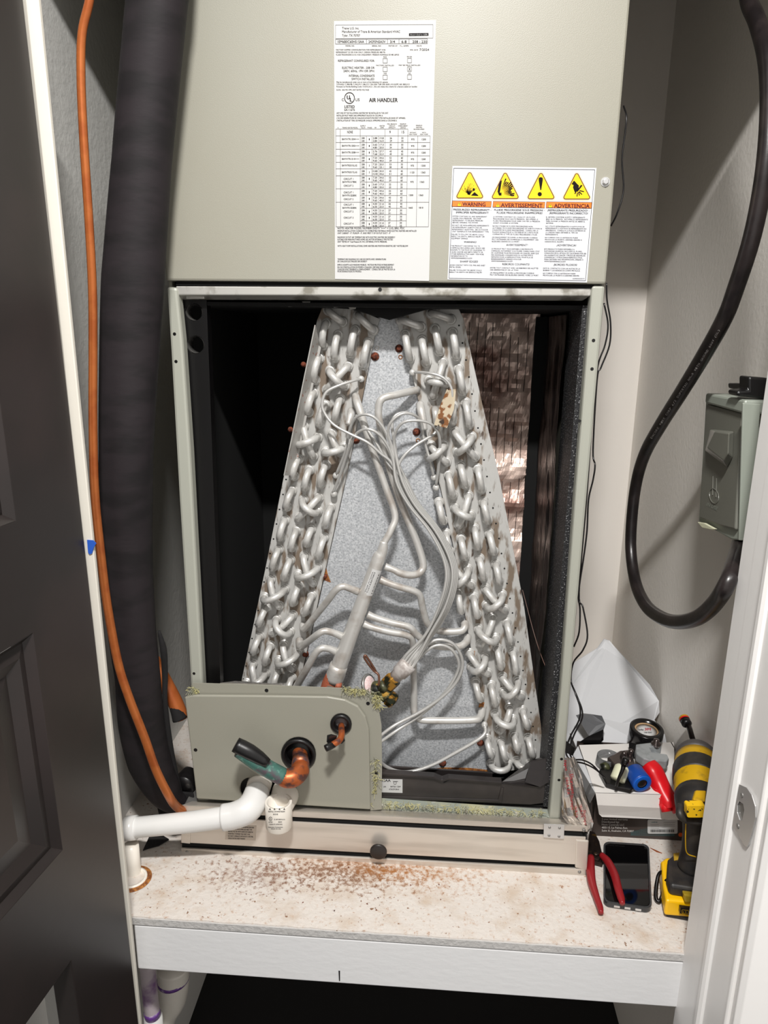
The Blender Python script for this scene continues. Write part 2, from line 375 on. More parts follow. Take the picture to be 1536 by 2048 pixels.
# strike plate let into the right jamb
sp = thing('strike_plate', 'chrome strike plate with curved lip screwed to the white right door jamb', 'strike plate', tuple(U(1490, 1630, x=.739)))
def PX(P, x): return [U(a, b, x=x) for a, b in P]
bm = plate(B(), PX([(1478, 1568), (1493, 1575), (1503, 1590), (1510, 1612), (1511, 1635), (1504, 1665), (1497, 1688), (1493, 1694), (1487, 1690), (1478, 1672), (1464, 1652), (1468, 1625), (1473, 1595)], .7385), [PX([(1478, 1602), (1486, 1608), (1488, 1620), (1484, 1640), (1479, 1640), (1474, 1625), (1474, 1610)], .7385)], (.0016, 0, 0))
ob('strike_lip', bm, CHROME, sp, bevel=.0004)
for a, b in ((1484, 1590), (1476, 1652)): ob('screw', lathe(B(), U(a, b, x=.7385), (-1, 0, 0), [(0, .0032), (.0008, .0028), (.001, .001)], 12), STEELD, sp, True)
ob('latch_hole', px_(B(), [(1475, 1602), (1487, 1608), (1488, 1620), (1484, 1640), (1479, 1640), (1474, 1625)], .7402, .0006), STEELD, sp)
# ================================================================ AIR HANDLER
W, H = .597, .8264
ah = thing('air_handler', 'tall grey-green air handler cabinet with its lower front panel taken off', 'air handler', (W/2, .25, 0))
BT = .004
ob('side_panel', box(B(), 0, .004, .012, .50, 0, 1.7), PANEL, ah); ob('side_panel', box(B(), W-.004, W, .012, .50, 0, 1.7), PANEL, ah)
ob('back_panel', box(B(), .004, W-.004, .496, .50, 0, 1.7), PANEL, ah)
ob('top_panel', box(B(), 0, W, .012, .50, 1.70, 1.704), PANEL, ah)
# upper access panel (sheet with turned-in lip)
bm = box(B(), 0, W, 0, .020, H, 1.70); ob('upper_access_panel', bm, PANEL, ah, bevel=.003)
ob('panel_gap_strip', box(B(), .012, W-.014, .007, .02, H-.0055, H-.0005), BLACKM, ah)  # black strip paints in the dark of the gap between panel and rail
b0 = U(1216, 364, y=0)
b0.x = min(b0.x, W-.012)
t = ob('hex_bolt', lathe(B(), b0, (0, -1, 0), [(0, .0052), (.0008, .0052), (.001, .0042), (.004, .0042), (.0048, .0034)], 6), CHROME, ah, bevel=.0003)
ob('bolt_washer', lathe(B(), b0, (0, -1, 0), [(0, .006), (.001, .0058)], 20), CHROME, ah)
# frame columns
def holes_mark(P, y, r, parent, m=BLACKP, name='screw_hole'):
    for a, b in P: ob(name, lathe(B(), U(a, b, y=y)+Vector((0, .0002, 0)), (0, -1, 0), [(0, r), (.0004, r)], 10), m, parent)
ob('left_frame_column', py_(B(), [(333, 573), (354, 575), (365, 680), (380, 900), (405, 1363), (418, 1612), (395, 1612), (377, 1300), (358, 1000), (341, 700)], .004, .022), COLUMN, ah, bevel=.004)
ob('right_frame_column', py_(B(), [(1184, 570), (1211, 570), (1178, 950), (1150, 1270), (1121, 1640), (1098, 1640), (1122, 1380), (1150, 1000)], .004, .022), COLUMN, ah, bevel=.004)
holes_mark([(349, 668), (352, 723), (388, 1347)], .004, .0024, ah); holes_mark([(1187, 681), (1184, 738), (1159, 842), (1123, 1518), (1118, 1560)], .004, .0024, ah)
# top rail: folded steel channel
bm = slab(B(), [U(352, 572, y=.008), U(352, 590, y=.008), U(356, 600, y=.030), U(352, 572, y=.030)], U(1184, 573, y=.008)-U(352, 572, y=.008)); ob('top_rail', bm, RAIL, ah, bevel=.0015)
holes_mark([(760, 579)], .0075, .0026, ah); 
ob('rail_hanger', py_(B(), [(372, 588), (408, 588), (408, 598), (372, 598)], .015, .006), RAIL, ah, bevel=.001)
# liners
ob('left_liner', box(B(), .005, .0065, .026, .494, .002, H), BLACKM, ah)
ob('coil_bay_ceiling', box(B(), .006, W-.006, .03, .494, .795, .80), BLACKM, ah)
ob('coil_bay_floor', box(B(), .006, W-.006, .03, .494, .0, .004), BLACKM, ah)
def wrink(name, o, ex, ez, nx, nz_, amp, sc, nrm, m, parent, aniso=(1, 1)):
    bm = B(); V = []
    for i in range(nx+1):
        for j in range(nz_+1):
            p = Vector(o)+Vector(ex)*(i/nx)+Vector(ez)*(j/nz_); q = Vector((p.x*aniso[0], p.y*aniso[0], p.z*aniso[1]))
            d = noise.turbulence(q*sc, 4, True)*amp; V.append(bm.verts.new(p+Vector(nrm)*d))
    for i in range(nx):
        for j in range(nz_): a = i*(nz_+1)+j; bm.faces.new([V[a], V[a+1], V[a+nz_+2], V[a+nz_+1]])
    return ob(name, bm, m, parent)
wrink('back_foil_liner', (.36, .30, .12), (.195, 0, 0), (0, 0, .675), 46, 90, -.022, 9, (0, 1, 0), FOIL, ah, (1, 2.2))
ob('back_liner', box(B(), .006, .31, .485, .49, .0, .8), BLACKM, ah)
# scrim yarns over the foil
bm = B()
for i in range(13):
    x = .375+i*.0145; tube(bm, [(x+random.uniform(-.002, .002), .2885+random.uniform(-.002, .002), .15+k*.07) for k in range(10)], .0005, sides=4, sm=1)
ob('foil_scrim', bm, BLACKP, ah, kind='stuff')
wrink('side_foil_liner', (.572, .11, .10), (0, .19, 0), (0, 0, .69), 30, 50, .008, 10, (-1, 0, 0), FOILD, ah, (2.5, .6))
ob('side_speckled_liner', box(B(), .574, W-.006, .026, .12, .004, .80), SPECK, ah)
ob('corner_post', box(B(), .548, .570, .285, .305, .05, .79), BLACKM, ah)
tube(bm_ := B(), [U(1045, 1180, y=.20), U(1075, 1290, y=.14), U(1112, 1385, y=.05)], .0007, sides=5); ob('edge_wire', bm_, mat('dull_wire', (110, 84, 74), .5), ah)
# black V baffle and tabs under the rail
ob('v_baffle', py_(B(), [(556, 604), (620, 603), (700, 598), (800, 598), (914, 602), (912, 609), (850, 620), (778, 640), (735, 628), (700, 618), (640, 614)], .050, .012), BLACKM, ah, bevel=.001)
for a, b in ((581, 608), (612, 605), (672, 609), (704, 613)):
    ob('baffle_tab', py_(B(), [(a-9, b-3), (a+9, b-3), (a+7, b+5), (a-5, b+6)], .042, .003), mat('grey_tab', (150, 148, 142), .5), ah, bevel=.001)
# black perforated side rail at left
bm = plate(B(), [U(a, b, y=.028) for a, b in [(367, 600), (413, 598), (420, 780), (430, 1060), (441, 1372), (410, 1372), (392, 1000), (376, 760)]],
    [[U(a, b, y=.028) for a, b in circ(388, 624, 17.5)], [U(a, b, y=.028) for a, b in circ(391, 689, 18)]], (0, .018, 0))
ob('perforated_side_rail', bm, mat('black_glossy_rail', (9, 8, 9), .35), ah)
for a, b, r in ((388, 624, 17.5), (391, 689, 18)):
    p = U(a, b, y=.0285); ob('hole_sleeve', lathe(B(), p, (0, 1, 0), [(0, rpx(r, p)), (.022, rpx(r*.97, p)), (.022, rpx(r*.9, p)), (0, rpx(r*.93, p))], 28, caps=False), STEELD, ah, True)
# bottom rails
def bar(name, P, y, th, m, bev=.001, par=None): return ob(name, py_(B(), P, y, th), m, par or ah, bevel=bev)
bar('bottom_rail', [(396, 1596), (760, 1610), (1104, 1634), (1104, 1643), (396, 1612)], .006, .02, mat('bottom_rail_paint', (150, 156, 146), .5, c2=(182, 180, 150), sc=18, thr=(.5, .62), c3=(205, 202, 190), sc3=60, thr3=(.6, .7)), .002)
bar('bottom_flange', [(396, 1606), (760, 1625), (1121, 1643), (1121, 1650), (396, 1616)], -.002, .02, PANEL2, .002)
# fibre tufts
def tufts(name, P, y, n, L, m, parent, amp=6):
    bm = B()
    for i in range(n):
        a, b = random.choice(P); a += random.gauss(0, amp); b += random.gauss(0, amp*.5); p = U(a, b, y=y); q = [p]
        d = Vector((random.uniform(-1, 1), random.uniform(-.6, -.1), random.uniform(-.9, .7))).normalized()
        for k in range(3): d = (d+Vector((random.uniform(-.8, .8), random.uniform(-.3, .3), random.uniform(-.8, .6)))).normalized(); q.append(q[-1]+d*L)
        tube(bm, q, .0004, sides=3, sm=1)
    return ob(name, bm, m, parent, kind='stuff')
tufts('glass_fibre', [(770+i*9, 1606+i*.55) for i in range(36)], .003, 260, .0028, FIBER, ah, 5)
# ---------- rating label and warning label (flat print on a thin film)
rl = ob('rating_label', py_(B(), [(668, 42), (872, 40), (858, 562), (670, 558)], -.0006, .0006), WHITEL, ah)
pr = Print(lambda a, b: U(a, b, y=-.0009))
def L0(y): return 668+2*(y-42)/518       # left edge of the label at a row
pr.rect(671, 50, 866, 77, .5, INKG, -1)
pr.text(684, 58.5, 'Trane U.S. Inc.', 4.6, 34, INKG); pr.text(684, 65.3, 'Manufacturer of Trane & American Standard HVAC', 4.6, 116, INKG); pr.text(684, 73, 'Tyler, TX 75707', 4.6, 36, INKG)
pr.poly([(818, 66.5), (857, 66), (857, 71.5), (818, 72)]); pr.text(820, 71, 'Assembled in USA', 3.4, 35, WHITEL)
pr.rect(671, 78.5, 855, 88, .7, INKG, -1)
for x in (733, 775, 798, 818): pr.line(x, 78.2, x, 87.6, .8, INKG)
for x, s, wd in ((675, '1EM6B0C60H51SAA', 53), (737, '24293NSA3V', 34), (780, '3/4', 10), (803, '6.8', 10), (825, '208 - 230', 29)): pr.text(x, 85.8, s, 5.2, wd)
for x, s, wd in ((691, 'MODEL NO.', 18), (744, 'SERIAL NO', 18), (777, 'MOTOR H.P.', 18), (800, 'F.L. AMPS', 17), (833, 'VOLTS', 10)): pr.text(x, 93, s, 2.8, wd, INKG)
for i, (s, wd) in enumerate((('FACTORY SHIPPED CONFIGURATION FOR REFRIGERANT 410A', 99), ('REFRIGERANT 22 OR 410A ONLY, DESIGN PRESSURE 480 PSI.', 99), ('FLUIDE FRIGORIGENE 22 OU 410A UNIQUEMENT, PRESSION NOMINALE DE 480 LB/PO2', 126))): pr.text(672, 101+i*4.9, s, 3, wd, INKG)
pr.text(820, 101, 'MFR. DATE', 2.6, 16, INKG); pr.text(839, 101.5, '7/2024', 4.6, 19, INKG)
for y, s, xr, bl, br in ((122, ('REFRIGERANT CONFIGURED FOR:',), 749, 'R22', 'R410A'), (139, ('ELECTRIC HEATER - 208 OR', '240V, 60Hz, 1PH OR 3PH:'), 749, 'FACTORY INSTALLED', 'MAY BE FIELD INSTALLED'), (155, ('INTERNAL CONDENSATE', 'SWITCH INSTALLED:'), 749, 'YES', 'NO')):
    for k, q in enumerate(s): pr.text(xr, y+1.5+(k*6.5-3 if len(s) > 1 else 0), q, 4.3, len(q)*2.7, al='R')
    pr.rect(766, y-5, 774.5, y+4, .7); pr.rect(815, y-5.5, 823, y+3.5, .7)
    pr.text(770, y-7, bl, 2.6, max(6, len(bl)*2.1), al='C', m=INKG); pr.text(819, y-7.4, br, 2.6, max(5, len(br)*1.95), al='C', m=INKG)
pr.text(819, 141, 'X', 5.5, 4, al='C')
for i, (s, wd) in enumerate((('May be manufactured under one or more of the following U.S. patents:', 103), ('7,014,422; 7,108,478; 7,144,219; 7,186,517; 7,361,020; 7,581,020; 8,051,410; 8,297,160; 2822,512', 146), ('Pursuant to Florida Building Code 13-610.2.A.2.1, this unit meets the criteria for a factory sealed air handler.', 162))): pr.text(673, 165.5+i*4.5, s, 3, wd)
pr.text(673, 181, 'SUCN.  5AA MO CPM, UNIT RATED VOLTAGE', 2.8, 65)
def ring(P, cx, cy, r, w_, m=INK, n=28):
    for i in range(n):
        a, b = 2*math.pi*i/n, 2*math.pi*(i+1)/n
        P.poly([(cx+r*math.cos(a), cy+r*math.sin(a)*1.1), (cx+r*math.cos(b), cy+r*math.sin(b)*1.1), (cx+(r-w_)*math.cos(b), cy+(r-w_)*math.sin(b)*1.1), (cx+(r-w_)*math.cos(a), cy+(r-w_)*math.sin(a)*1.1)], m)
ring(pr, 699, 196, 10.5, 1.4); pr.text(693.5, 198.5, 'U', 8, 5.6, bold=.8); pr.text(699.5, 203, 'L', 7.5, 4.4, bold=.8)
pr.text(683.5, 202, 'C', 5.5, 4); pr.text(711, 202, 'US', 5.5, 8); pr.text(699, 216, 'LISTED', 5.6, 20, al='C', bold=.4); pr.text(699, 221.6, 'SA11675', 4.2, 21, al='C')
pr.text(738, 204, 'AIR HANDLER', 8.2, 57, bold=.5)
for i, (s, wd) in enumerate((('ANY ONE OF THE FOLLOWING HEATERS MAY BE INSTALLED IN THIS UNIT.', 104), ('INSTALLER MUST MARK ONE APPROPRIATE BLOCK IN COLUMN A.', 93), ("L'UN DES GENERATEURS DE CHALEUR SUIVANTS PEUVENT ETRE INSTALLES DANS CET APPAREIL", 138), ("L'INSTALLATEUR EST TENU DE MARQUER UN BLOC APPROPRIE DANS LA COLONNE A.", 121))): pr.text(673, 227.5+i*5, s, 3.1, wd)
for x, L in ((676, ('A',)), (700, ('TRANE HEATER MODEL',)), (726, ('SUPPLY', 'VOLTS')), (739.5, ('PHASE',)), (751, ('KW',)), (764, ('HEATER', 'AMPS')), (784, ('MIN. BRANCH', 'CIRCUIT', 'AMPACITY')), (806, ('MAXIMUM', 'OVERCURRENT', 'DEVICE')), (838, ('MINIMUM', 'HEATING', 'BLOWER SPEED'))):
    for k, s in enumerate(L[::-1]): pr.text(x, 256.5-k*3.7+(3 if x == 838 else 0), s, 2.4, len(s)*1.75, INKG, al='C')
pr.text(826, 266, 'WITHOUT', 2.2, 13, INKG, al='C'); pr.text(826, 269.6, 'HEAT PUMP', 2.2, 16, INKG, al='C'); pr.text(848, 266, 'WITH', 2.2, 8, INKG, al='C'); pr.text(848, 269.6, 'HEAT PUMP', 2.2, 16, INKG, al='C')
rows = [(257.5, 'NONE', None)]
TB = [258, 271.7, 285, 298.4, 311.7, 324.5, 337.5, 351.5, 377.5, 404.5, 453.5]
xs0 = [671.5, 680.5, 720.5, 733, 744, 757, 770, 796.5, 816, 836, 860.5]
def XC(x, y): return x+(y-258)*(-.018 if x > 770 else 0)+(y-258)*.004*(1 if x < 690 else 0)
for i, y in enumerate(TB): pr.line(xs0[0], y, XC(xs0[-1] if i else 816, y), y, .8 if i == 7 else .6, INKG)
for x in xs0: 
    y0 = 271.7 if x in (836, 860.5, 733, 744, 757) else 258
    pr.line(XC(x, y0), y0, XC(x, 453.5), 453.5, .6, INKG)
for y in (364, 391, 416.5, 429, 441.5): pr.line(720.5, y, XC(816, y), y, .6, INKG)
pr.text(700, 266.5, 'NONE', 5.2, 11, al='C'); pr.text(780, 266.5, '9', 5.2, 2.6, al='C'); pr.text(806, 266.5, '15', 5.2, 5, al='C')
data = [(278.4, 'BAYHTR1504+++', 'I', ('2.88', '13.8', '26', '30'), ('3.84', '16.0', '29', '30'), '975', '1200'), (291.7, 'BAYHTR1505+++', 'I', ('3.60', '17.3', '30', '30'), ('4.80', '20.0', '34', '35'), '975', '1200'),
 (305, 'BAYHTR1508+++', '1', ('5.76', '27.7', '43', '45'), ('7.68', '32.0', '49', '50'), '975', '1200'), (318, 'BAYHTR1510+++', 'I', ('7.20', '34.6', '52', '60'), ('9.60', '40.0', '59', '60'), '975', '1200'),
 (331, 'BAYHTR3510LUG', '3', ('7.20', '20.0', '33', '35'), ('9.60', '23.1', '38', '40'), '975', '1200'), (344.5, 'BAYHTR3517LUG', '3', ('10.80', '30.0', '45', '45'), ('14.40', '34.6', '51', '60'), '1120', '1365'),
 (357.5, None, '1', ('7.20', '34.6', '52', '60'), ('9.60', '40.0', '59', '60'), None, None), (371, None, '1', ('3.60', '17.3', '22', '25'), ('4.80', '20.0', '25', '25'), None, None),
 (384, None, '1', ('7.20', '34.6', '52', '60'), ('9.60', '40.0', '59', '60'), None, None), (397.5, None, '1', ('7.20', '34.6', '43', '45'), ('9.60', '40.0', '50', '50'), None, None),
 (410, None, '1', ('4.50', '21.6', '36', '40'), ('6.00', '25.0', '40', '40'), None, None), (423, None, '1', ('4.50', '21.6', '27', '30'), ('6.00', '25.0', '31', '35'), None, None),
 (435.5, None, '1', ('4.50', '21.6', '27', '30'), ('6.00', '25.0', '31', '35'), None, None), (448, None, '1', ('4.50', '21.6', '27', '30'), ('6.00', '25.0', '31', '35'), None, None)]
for y, nm, ph, a, b, c1, c2 in data:
    if nm: pr.text(684, y+1.5, nm, 3.6, 34 if '+' in nm else 30)
    for k, (v1, v2) in enumerate((('208', '240'),)): pr.text(726, y-.6, v1, 3.6, 6.2, al='C'); pr.text(726, y+5, v2, 3.6, 6.2, al='C')
    pr.text(738.5, y+1.8, ph, 3.6, 1.6, al='C')
    for x, v1, v2 in zip((750, 763, 782, 805), a, b): pr.text(XC(x, y), y-.6, v1, 3.6, len(v1)*2.1, al='C'); pr.text(XC(x, y), y+5, v2, 3.6, len(v2)*2.1, al='C')
    if c1: pr.text(XC(826, y), y+2, c1, 3.6, len(c1)*2.1, al='C'); pr.text(XC(848, y), y+2, c2, 3.6, 8.4, al='C')
for x, y, s in ((697, 359.5, 'CIRCUIT 1'), (699, 365.5, 'BAYHTR1517BRK'), (697, 373, 'CIRCUIT 2'), (697, 386.5, 'CIRCUIT 1'), (699, 392.5, 'BAYHTR1525BRK'), (697, 400, 'CIRCUIT 2'), (697, 411, 'CIRCUIT 1'), (699, 417.3, 'BAYHTR1525BRK'), (697, 424.7, 'CIRCUIT 2'), (697, 437, 'CIRCUIT 3'), (697, 449, 'CIRCUIT 4'),
 (824, 365.5, '975'), (844, 365.5, '1365'), (822, 392, '1300'), (842, 392, '1365'), (821, 417, '1665'), (842, 417, '1810')): pr.text(x, y, s, 3.5, len(s)*2.15, al='C')
for y, s, wd in ((458.2, 'NOTE: HEATER MODEL NUMBER DIGITS "+++" = LUG, BRK, PDC', 134), (463.3, 'MINIMUM INSTALLATION CLEARANCE TO COMBUSTIBLE MATERIALS WHEN ELECTRIC HEATERS ARE INSTALLED', 158), (467.8, 'UNIT CABINET - 0", PLENUM - 0", AND FIRST 3\' OF OUTLET DUCT - 0"', 106),
 (476, 'MAXIMUM OUTLET AIR TEMPERATURE WITH ELECTRIC HEATERS 200 DEGREES F', 115), (480.5, 'SUITABLE FOR MANUFACTURED HOME USE, MOTOR INTERNALLY PROTECTED.', 111), (485, 'UNIT TESTED AT Total Pressure IN. W.C. EXTERNAL STATIC PRESSURE.', 99), (493.4, 'WITH HEAT PUMP INSTALLATIONS, SOME HEATERS ARE POSITION SENSITIVE, SEE * NOTES BELOW', 141),
 (520, "TEMPERATURE MAXIMALE DE L'AIR DE SORTIE AVEC GENERATEURS", 97), (524.3, 'DE CHALEUR ELECTRIQUES 200 DEGRES F', 59), (531.2, 'EMPLOI ADAPTE AUX MAISONS MOBILES.  MOTEUR PROTEGE INTERIEUREMENT', 113), (536, "EN CAS D'INSTALLATION DE POMPE A CHALEUR, CERTAINS GENERATEURS DE", 110), (540.3, "CHALEUR SONT SENSIBLES A L'EMPLACEMENT.  CONSULTER LES *NOTES SUR LA", 115), (544.3, 'FICHE SIGNALETIQUE DU MODELE.', 48)): pr.text(675, y, s, 3.2 if y > 459 else 3.8, wd, INK if y < 494 and y != 458.2 else INK)
pr.done('rating_print', rl)
# warning label
wl = ob('warning_label', py_(B(), [(905, 332), (1193, 336), (1174, 565), (895, 559)], -.0006, .0006), WHITEW, ah)
pw = Print(lambda a, b: U(a, b, y=-.0009))
Q = [(907.5, 336.5), (1189.5, 339.5), (1171, 561.5), (898, 556.5)]
for i in range(4): pw.line(*Q[i], *Q[(i+1) % 4], .9, INK)
def tri(P, cx, yt, yb, hw, m, grow=0):
    A = [(cx, yt), (cx+hw, yb), (cx-hw, yb)]; n = 5; C = (cx, (yt+2*yb)/3); out = []
    rr = 4.0*(hw/27)
    cor = []
    for k, (ax, ay) in enumerate(A):
        dx, dy = C[0]-ax, C[1]-ay; l = math.hypot(dx, dy); ix, iy = ax+dx/l*rr*(2 if k == 0 else 1.8), ay+dy/l*rr*(2 if k == 0 else 1.8)
        a0 = {0: -150, 1: -30, 2: 90}[k]
        for j in range(n+1):
            a = math.radians(a0+j*120/n); cor.append((ix+math.cos(a)*(rr+grow), iy+math.sin(a)*(rr+grow)))
    P.poly(cor, m)
lay = [(lambda g: (lambda a, b: U(a, b, y=-.0009-.0002*g)))(g) for g in range(5)]
pa, pb, pc, pd = Print(lay[0]), Print(lay[1]), Print(lay[2]), Print(lay[3])
for cx, yt in ((940, 340), (1011, 341), (1082.5, 341.5), (1154, 342)):
    tri(pa, cx-.5, yt, yt+57, 29, PEACH, 2.2); tri(pb, cx-.5, yt, yt+57, 29, YELD, 0); tri(pc, cx-.5, yt, yt+57, 29, YEL, -1.9)
# glyphs
for i in range(26):     # spray and figure
    a = math.radians(-150+i*4.6); l = random.uniform(8, 22); x, y = 938+math.cos(a)*l*.8, 389+math.sin(a)*l; pd.line(938, 389, x, y, .35); pd.line(x, y, x+1.5, y-1.4, .5)
pd.poly([(933, 376), (935, 380), (938, 387), (942, 385), (940, 390), (935, 389)]); pd.poly(circ(947.5, 379, 2.4, 10, 3)); pd.poly([(943, 390), (949, 384), (956, 390), (957, 392), (941, 391)])
for i in range(11):     # burst of splinters
    a = math.radians(-66+i*7.6); x0, y0 = 999+math.cos(a)*8, 387+math.sin(a)*8; l = random.uniform(22, 33) if i < 9 else 30; x1, y1 = 999+math.cos(a)*l, 386+math.sin(a)*l; px1, py1 = -math.sin(a)*1.4, math.cos(a)*1.4
    y1 = min(y1, 391); pd.poly([(x0, y0), (x1+px1, y1+py1), (x1-px1, y1-py1)]); pd.line((x0+x1)/2+1.8, (y0+y1)/2+1, x1-2, y1+2.4, .5)
pd.poly([(997, 371), (1001, 362), (1004, 360), (1001, 378), (999, 388), (995, 384)]); pd.poly([(996, 386), (1003, 385), (1003, 391), (998, 391)])
pd.poly([(1077.5, 361)]+[(1081.5+4.3*math.cos(a), 357.5+3.2*math.sin(a)) for a in [math.radians(180+k*22.5) for k in range(9)]]+[(1085.5, 361), (1082.5, 380), (1080.5, 380)]); pd.poly(circ(1079.5, 388.3, 4.2, 16))
pd.poly([(1148, 361), (1151, 364), (1154.5, 368), (1158, 371), (1157, 378), (1154, 381), (1152, 386), (1149, 383), (1146, 375), (1147, 370), (1143, 368)]); pd.poly([(1153, 382), (1162, 369.5), (1165, 371), (1155, 384)])
for x0, y0, x1, y1 in ((1155, 385, 1154, 393), (1157, 384, 1159, 391), (1158, 383, 1164, 389), (1159, 381, 1168, 383.5), (1151, 384, 1150, 388)): pd.line(x0, y0, x1, y1, 2)
# signal words
for x0, x1, y0, y1, sk in ((904.5, 983, 401.5, 413, 1.2), (986.5, 1090, 402.5, 414.2, 1.6), (1093, 1183.5, 403.5, 415.5, 1.2)):
    P = [(x0, y0), (x1, y0+sk), (x1-1, y1+sk), (x0-1, y1)]; pa.poly(P, ORG)
    for i in range(4): pb.line(*P[i], *P[(i+1) % 4], .6, INK)
for x, y, s, wd, tx in ((924.5, 411, 'WARNING', 46, 919), (1001.5, 413, 'AVERTISSEMENT', 83, 996), (1108, 414, 'ADVERTENCIA', 70.5, 1101)):
    pc.text(x, y+.8, s, 7.8, wd, ORGINK, bold=.8, ang=.8); tri(pb, tx-.5, y-8, y+1, 5.4, YELD); tri(pc, tx-.5, y-7, y+.6, 4.2, YEL); pd.line(tx-.5, y-5, tx-.5, y-1.6, 1); 
for c, T in enumerate((('PRESSURIZED REFRIGERANT! -', 'IMPROPER REFRIGERANT!'), ('FLUIDE FRIGORIGENE SOUS PRESSION! -', 'FLUIDE FRIGORIGENE INAPPROPRIE!'), ('¡REFRIGERANTE PRESURIZADO! -', '¡REFRIGERANTE INCORRECTO!'))):
    cx = (944.5, 1038, 1136)[c]; wd = ((76, 65), (101, 91), (84, 77))[c]
    for k in range(2): pa.text(cx+(0, 1, 1)[c], 421.5+k*5.7+c*.6, T[k], 4, wd[k], INK, al='C', bold=.3, ang=.6)
cols = [(905, ((434, ('SYSTEM CONTAINS OIL AND REFRIGERANT', 'UNDER HIGH PRESSURE.  RECOVER', 'REFRIGERANT TO RELIEVE PRESSURE', 'BEFORE OPENING THE SYSTEM.'), 69), (452, ('DO NOT USE NON-APPROVED REFRIGERANTS', 'OR REFRIGERANT SUBSTITUTES OR', 'REFRIGERANT ADDITIVES.  SEE OUTDOOR', 'UNIT NAMEPLATE FOR REFRIGERANT TYPE.'), 74), (470, ('FAILURE TO FOLLOW THE ABOVE COULD', 'RESULT IN DEATH, SERIOUS INJURY OR', 'EQUIPMENT DAMAGE.'), 66),
   (486, ('*WARNING!',), 25), (493, ('THIS PRODUCT CAN EXPOSE YOU TO', 'CHEMICALS INCLUDING LEAD, WHICH ARE', 'KNOWN TO THE STATE OF CALIFORNIA TO', 'CAUSE CANCER AND BIRTH DEFECTS OR', 'OTHER REPRODUCTIVE HARM.  FOR MORE', 'INFORMATION GO TO', 'WWW.P65WARNINGS.CA.GOV'), 68), (525, ('*SHARP EDGES!',), 36), (531.5, ('AVOID CONTACT WITH COIL FINS AND SHEET', 'METAL EDGES.'), 71), (541.5, ('FAILURE TO FOLLOW THE ABOVE COULD', 'RESULT IN DEATH OR SERIOUS INJURY.'), 66))),
 (986, ((435, ("LE SYSTEME CONTIENT DE L'HUILE ET UN FLUIDE", 'FRIGORIGENE SOUS HAUTE PRESSION.  RECUPERER LE', 'FLUIDE FRIGORIGENE POUR FAIRE CHUTER LA PRESSION', "AVANT D'OUVRIR LE SYSTEME."), 94), (453.5, ('NE PAS UTILISER DE FLUIDES FRIGORIGENES NON', 'AUTORISES, DE FLUIDES FRIGORIGENES DE SUBSTITUTION NI', "D'ADDITIFS DE FLUIDES FRIGORIGENES.  CONSULTER LA", "PLAQUE SIGNALETIQUE A L'EXTERIEUR DE L'UNITE POUR", 'CONNAITRE LE TYPE DE FLUIDE FRIGORIGENE UTILISE.'), 99), (476, ('UN MANQUEMENT DE SUIVRE LA PROCEDURE CI-DESSUS', "PEUT ENTRAINER DES DOMMAGES A L'EQUIPEMENT, DES", 'BLESSURES GRAVES OU LA MORT.'), 93),
   (492, ('*AVERTISSEMENT!',), 43), (499, ('CE PRODUIT PEUT VOUS EXPOSER A DES PRODUITS', "CHIMIQUES, NOTAMMENT A DU PLOMB, CONNU DANS L'ETAT", 'DE CALIFORNIE POUR PROVOQUER UN CANCER, AINSI QUE', 'DES ANOMALIES CONGENITALES OU AUTRES EFFETS', 'NEFASTES POUR LA REPRODUCTION. POUR PLUS DE', 'RENSEIGNEMENTS, RENDEZ-VOUS SUR', 'WWW.P65WARNINGS.CA.GOV'), 97), (530.5, ('*REBORDS COUPANTS!',), 54), (537, ('EVITER TOUT CONTACT AVEC LES REBORDS DES AILETTES', 'DES SERPENTINS ET DE LA TOLE.'), 96), (547, ('UN MANQUEMENT DE SUIVRE LA PROCEDURE CI-DESSUS', 'PEUT ENTRAINER DES BLESSURES GRAVES, VOIRE LA MORT.'), 98))),
 (1092, ((435.5, ('EL SISTEMA CONTIENE ACEITE Y REFRIGERANTE', 'BAJO ALTA PRESION.  RECUPERE EL REFRIGERANTE', 'PARA ALIVIAR LA PRESION ANTES DE ABRIR EL', 'SISTEMA.'), 84), (454, ('NO UTILICE REFRIGERANTES O SUSTITUTOS DE', 'REFRIGERANTE O ADITIVOS DE REFRIGERANTE NO', 'APROBADOS.  CONSULTE LA PLACA EXTERIOR DE', 'LA UNIDAD PARA OBTENER EL TIPO DE', 'REFRIGERANTE.'), 82), (476.5, ('NO CUMPLIR CON LO ANTEDICHO PUEDE', 'PROVOCAR LA MUERTE, LESIONES GRAVES O', 'DANOS EN EL EQUIPO.'), 74),
   (492.5, ('*¡ADVERTENCIA!',), 39), (499.5, ('ESTE PRODUCTO PUEDE EXPONERLO A', 'SUSTANCIAS QUIMICAS, INCLUIDO EL PLOMO,', 'CONOCIDO EN EL ESTADO DE CALIFORNIA POR SER', 'UN CAUSANTE DE CANCER Y PRODUCIR ANOMALIAS', 'CONGENITAS Y OTROS DANOS REPRODUCTIVOS.', 'PARA OBTENER MAS INFORMACION, DIRIJASE A', 'WWW.P65WARNINGS.CA.GOV'), 84), (531.5, ('*¡BORDES FILOSOS!',), 47), (538, ('EVITE EL CONTACTO CON LAS ALETAS DE LA', 'BOBINA Y LOS BORDES DE CHAPA METALICA.'), 74), (548, ('NO CUMPLIR CON LO ANTEDICHO PUEDE', 'PROVOCAR LA MUERTE O LESIONES GRAVES.'), 73)))]
